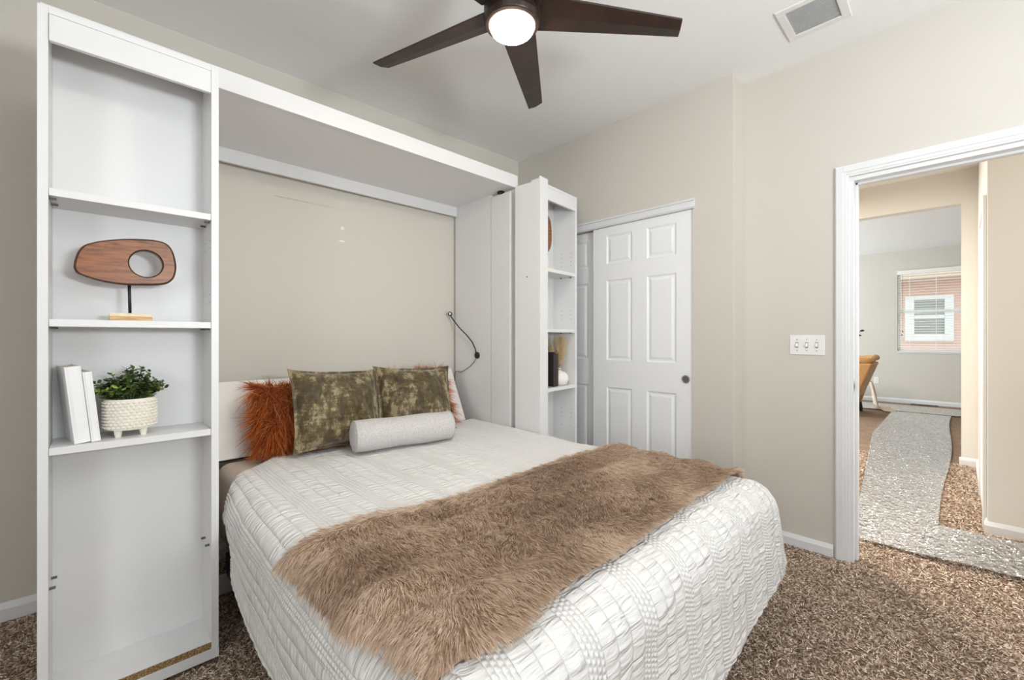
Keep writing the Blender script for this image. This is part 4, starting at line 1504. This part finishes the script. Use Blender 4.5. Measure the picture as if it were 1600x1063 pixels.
grille('ceiling_vent', 'white slatted air vent on the bedroom ceiling above the doorway', 2.345, 2.622, 0.358, 0.618, ZC, 0.034, 0.036, 17, 'grill', 'duct')
t = thing('ceiling_vent', 'brown slotted air vent on the hall ceiling beyond the doorway', 'vent', (5.49, 0.75, ZC))
obj('duct_back', boxes((5.41, 5.57, 0.42, 1.08, ZC - 0.003, ZC - 0.001)), 'register', t, label='dark brown slots')
obj('frame', boxes((5.385, 5.41, 0.395, 1.105, ZC - 0.006, ZC), (5.57, 5.595, 0.395, 1.105, ZC - 0.006, ZC), (5.41, 5.57, 0.395, 0.42, ZC - 0.006, ZC), (5.41, 5.57, 1.08, 1.105, ZC - 0.006, ZC)), 'cream', t, 0.001)
obj('slat_stack', boxes(*[(5.41, 5.57, 0.43 + 0.022 * k, 0.438 + 0.022 * k, ZC - 0.006, ZC - 0.003) for k in range(30)]), 'cream', t)

t = thing('light_switch', 'white triple toggle light switch on the wall beside the doorway', 'light switch', (XR, 0.5935, 1.1425))
obj('plate', boxes((XR - 0.005, XR, 0.511, 0.676, 1.087, 1.198)), 'plate', t, 0.003)
for y in (0.547, 0.5935, 0.640):
    bm = bmesh.new()
    prism(bm, [(XR - 0.005, 1.130), (XR - 0.005, 1.155), (XR - 0.008, 1.152), (XR - 0.017, 1.137), (XR - 0.015, 1.132)], y - 0.005, y + 0.005, 'Y')
    obj('toggle', bm, 'plate', t, 0.0008)
    obj('toggle_slot', boxes((XR - 0.0056, XR - 0.0045, y - 0.0065, y + 0.0065, 1.127, 1.158)), 'grey', t, label='dark slot round the toggle')
    for z in (1.112, 1.173):
        bm = bmesh.new()
        lathe(bm, [(0.0032, 0), (0.0032, 0.0012)], 12, (XR - 0.005, y, z), Matrix.Rotation(R(-90), 3, 'Y'))
        obj('screw', bm, 'chrome', t, label='small screw head')


def outlet(label, loc, axis):
    t = thing('wall_outlet', label, 'outlet', loc)
    x, y, z = loc
    if axis == 'X':
        obj('plate', boxes((x - 0.005, x, y - 0.036, y + 0.036, z - 0.058, z + 0.058)), 'plate', t, 0.002)
        for dz in (-0.02, 0.02):
            obj('socket', boxes((x - 0.0065, x - 0.0045, y - 0.015, y + 0.015, z + dz - 0.013, z + dz + 0.013)), 'trim', t, 0.001)
    else:
        obj('plate', boxes((x - 0.036, x + 0.036, y - 0.005, y, z - 0.058, z + 0.058)), 'plate', t, 0.002)
        for dz in (-0.02, 0.02):
            obj('socket', boxes((x - 0.015, x + 0.015, y - 0.0065, y - 0.0045, z + dz - 0.013, z + dz + 0.013)), 'trim', t, 0.001)
    return t


outlet('white wall outlet low on the living room wall beside the tan chair', (XW, 1.075, 0.387), 'X')
outlet('white wall outlet on the short closet return behind the corner of the throw', (2.785, 0.927, 0.325), 'Y')
t = thing('floor_register', 'dark slim floor register by the far baseboard', 'register', (10.35, 0.42, 0.0))
obj('plate', boxes((10.31, 10.41, 0.25, 0.60, 0.0, 0.012)), 'register', t, 0.002)
obj('slot_row', boxes(*[(10.325, 10.395, 0.27 + 0.04 * k, 0.285 + 0.04 * k, 0.011, 0.0128) for k in range(8)]), 'darkgap', t, label='dark slots')

# ------------------------------------------------------------------ tan armchair, blanket and plant beyond the doorway
CX, CY = 8.55, 1.5
t = thing('armchair', 'tan leather armchair with flared back seen through the doorway', 'armchair', (CX, CY, 0.0))


def slab(name, prof, x0, x1, mat, bevel):
    bm = bmesh.new()
    prism(bm, prof, x0, x1, 'X')
    return obj(name, bm, mat, t, bevel, seg=4)


slab('backrest', [(1.14, 0.17), (1.06, 0.30), (0.93, 0.66), (0.875, 0.80), (1.02, 0.83), (1.12, 0.70), (1.24, 0.42), (1.26, 0.17)], 8.24, 8.86, 'tan', 0.035)
for x0 in (8.16, 8.80):
    slab('arm', [(1.10, 0.14), (1.03, 0.38), (0.93, 0.66), (0.88, 0.80), (1.22, 0.80), (1.60, 0.70), (1.92, 0.58), (1.90, 0.14)], x0, x0 + 0.12, 'tan', 0.03)
bm = bmesh.new()
rim = [(8.22, 1.90, 0.585), (8.21, 1.55, 0.72), (8.21, 1.2, 0.805), (8.22, 0.97, 0.82), (8.27, 0.905, 0.84), (8.40, 0.895, 0.87), (8.55, 0.895, 0.88), (8.70, 0.895, 0.875), (8.83, 0.905, 0.865), (8.88, 0.97, 0.86), (8.87, 1.2, 0.84), (8.86, 1.55, 0.74), (8.86, 1.9, 0.6)]
tube(bm, rim, 0.042, 14)
obj('top_rim', bm, 'tan', t, smooth=True)
slab('seat', [(1.2, 0.16), (1.2, 0.42), (1.92, 0.44), (1.95, 0.16)], 8.29, 8.80, 'tan', 0.04)
for x in (8.23, 8.86):
    for y, s in ((1.13, -1), (1.85, 1)):
        bm = bmesh.new()
        tube(bm, [(x, y, 0.17), (x, y + s * 0.02, 0.08), (x, y + s * 0.035, 0.0)], [0.036, 0.03, 0.02], 10)
        obj('leg', bm, 'darkleg', t, label='dark tapered leg')
# blanket spilling off the chair on to the floor
nu, nv = 60, 40
U, Vv = np.meshgrid(np.linspace(0, 1, nu), np.linspace(0, 1, nv), indexing='ij')
e = VN(91)
path_y = np.interp(U, [0, 0.2, 0.5, 0.75, 0.88, 1.0], [1.10, 1.00, 0.96, 0.93, 0.86, 0.72])
path_z = np.interp(U, [0, 0.2, 0.5, 0.75, 0.88, 1.0], [0.50, 0.46, 0.28, 0.07, 0.028, 0.024])
X = 8.98 + 0.34 * (Vv - 0.5) * (1 + 0.5 * U) + 0.25
Yb = path_y + 0.13 * (Vv - 0.35) * (0.5 + 0.5 * U) + 0.018 * e(Vv * 7, U * 2) * np.clip(1.2 - U, 0, 1) - 0.0 * Vv
Zb = path_z + 0.012 * np.abs(e(Vv * 7 + 4, U * 3)) + 0.0
o = npmesh('blanket', np.stack([X, Yb, Zb], -1).reshape(-1, 3), gridq(nu, nv), 'blanket', smooth=True)
md = o.modifiers.new('thickness', 'SOLIDIFY')
md.thickness = 0.014
tag(o, 'cream knitted blanket trailing from behind the tan armchair onto the floor', 'blanket')
t = thing('tall_plant', 'dark leaved plant whose twig tips show beside the doorway jamb', 'plant', (10.05, 1.62, 0))
bm = bmesh.new()
lathe(bm, [(0.11, 0), (0.13, 0.02), (0.15, 0.28), (0.14, 0.29), (0.13, 0.27)], 28, (10.05, 1.62, 0))
obj('pot', bm, 'vase', t)
stem = bmesh.new()
LV, LQ = [], []
for (ty, tz, tx) in ((1.335, 1.50, 10.0), (1.255, 1.29, 10.02), (1.7, 1.75, 10.1), (1.85, 1.5, 10.05), (1.6, 1.85, 9.95), (1.75, 1.2, 9.95)):
    b0, tp = Vector((10.05, 1.62, 0.25)), Vector((tx, ty, tz))
    md_ = b0.lerp(tp, 0.6) + Vector((0, (1.62 - ty) * 0.25, 0.12))
    pts = [b0.lerp(md_, q) if q <= 1 else md_.lerp(tp, q - 1) for q in (0, 0.5, 1, 1.5, 2)]
    tube(stem, pts, 0.004, 6)
    for f in (1.5, 1.75, 2.0):
        c = md_.lerp(tp, f - 1)
        for s in (-1, 1):
            d = (tp - md_).normalized() * 0.6 + Vector((0.3 * s, -0.5 * s * (f < 1.9), -0.15))
            d = d.normalized() * 0.085
            wv = d.cross(Vector((0.8, 0.1, 0.5))).normalized() * 0.022
            b = len(LV)
            for fr, ww in ((0, 0.2), (0.4, 1), (0.75, 0.8), (1, 0.1)):
                q = c + d * fr - Vector((0, 0, 0.03 * fr * fr))
                LV += [tuple(q - wv * ww), tuple(q + wv * ww)]
            for k in range(3):
                LQ.append([b + 2 * k, b + 2 * k + 1, b + 2 * k + 3, b + 2 * k + 2])
npmesh('foliage', LV, LQ, 'leafdark', t, smooth=True)
obj('stem_cluster', stem, 'leafdark', t)
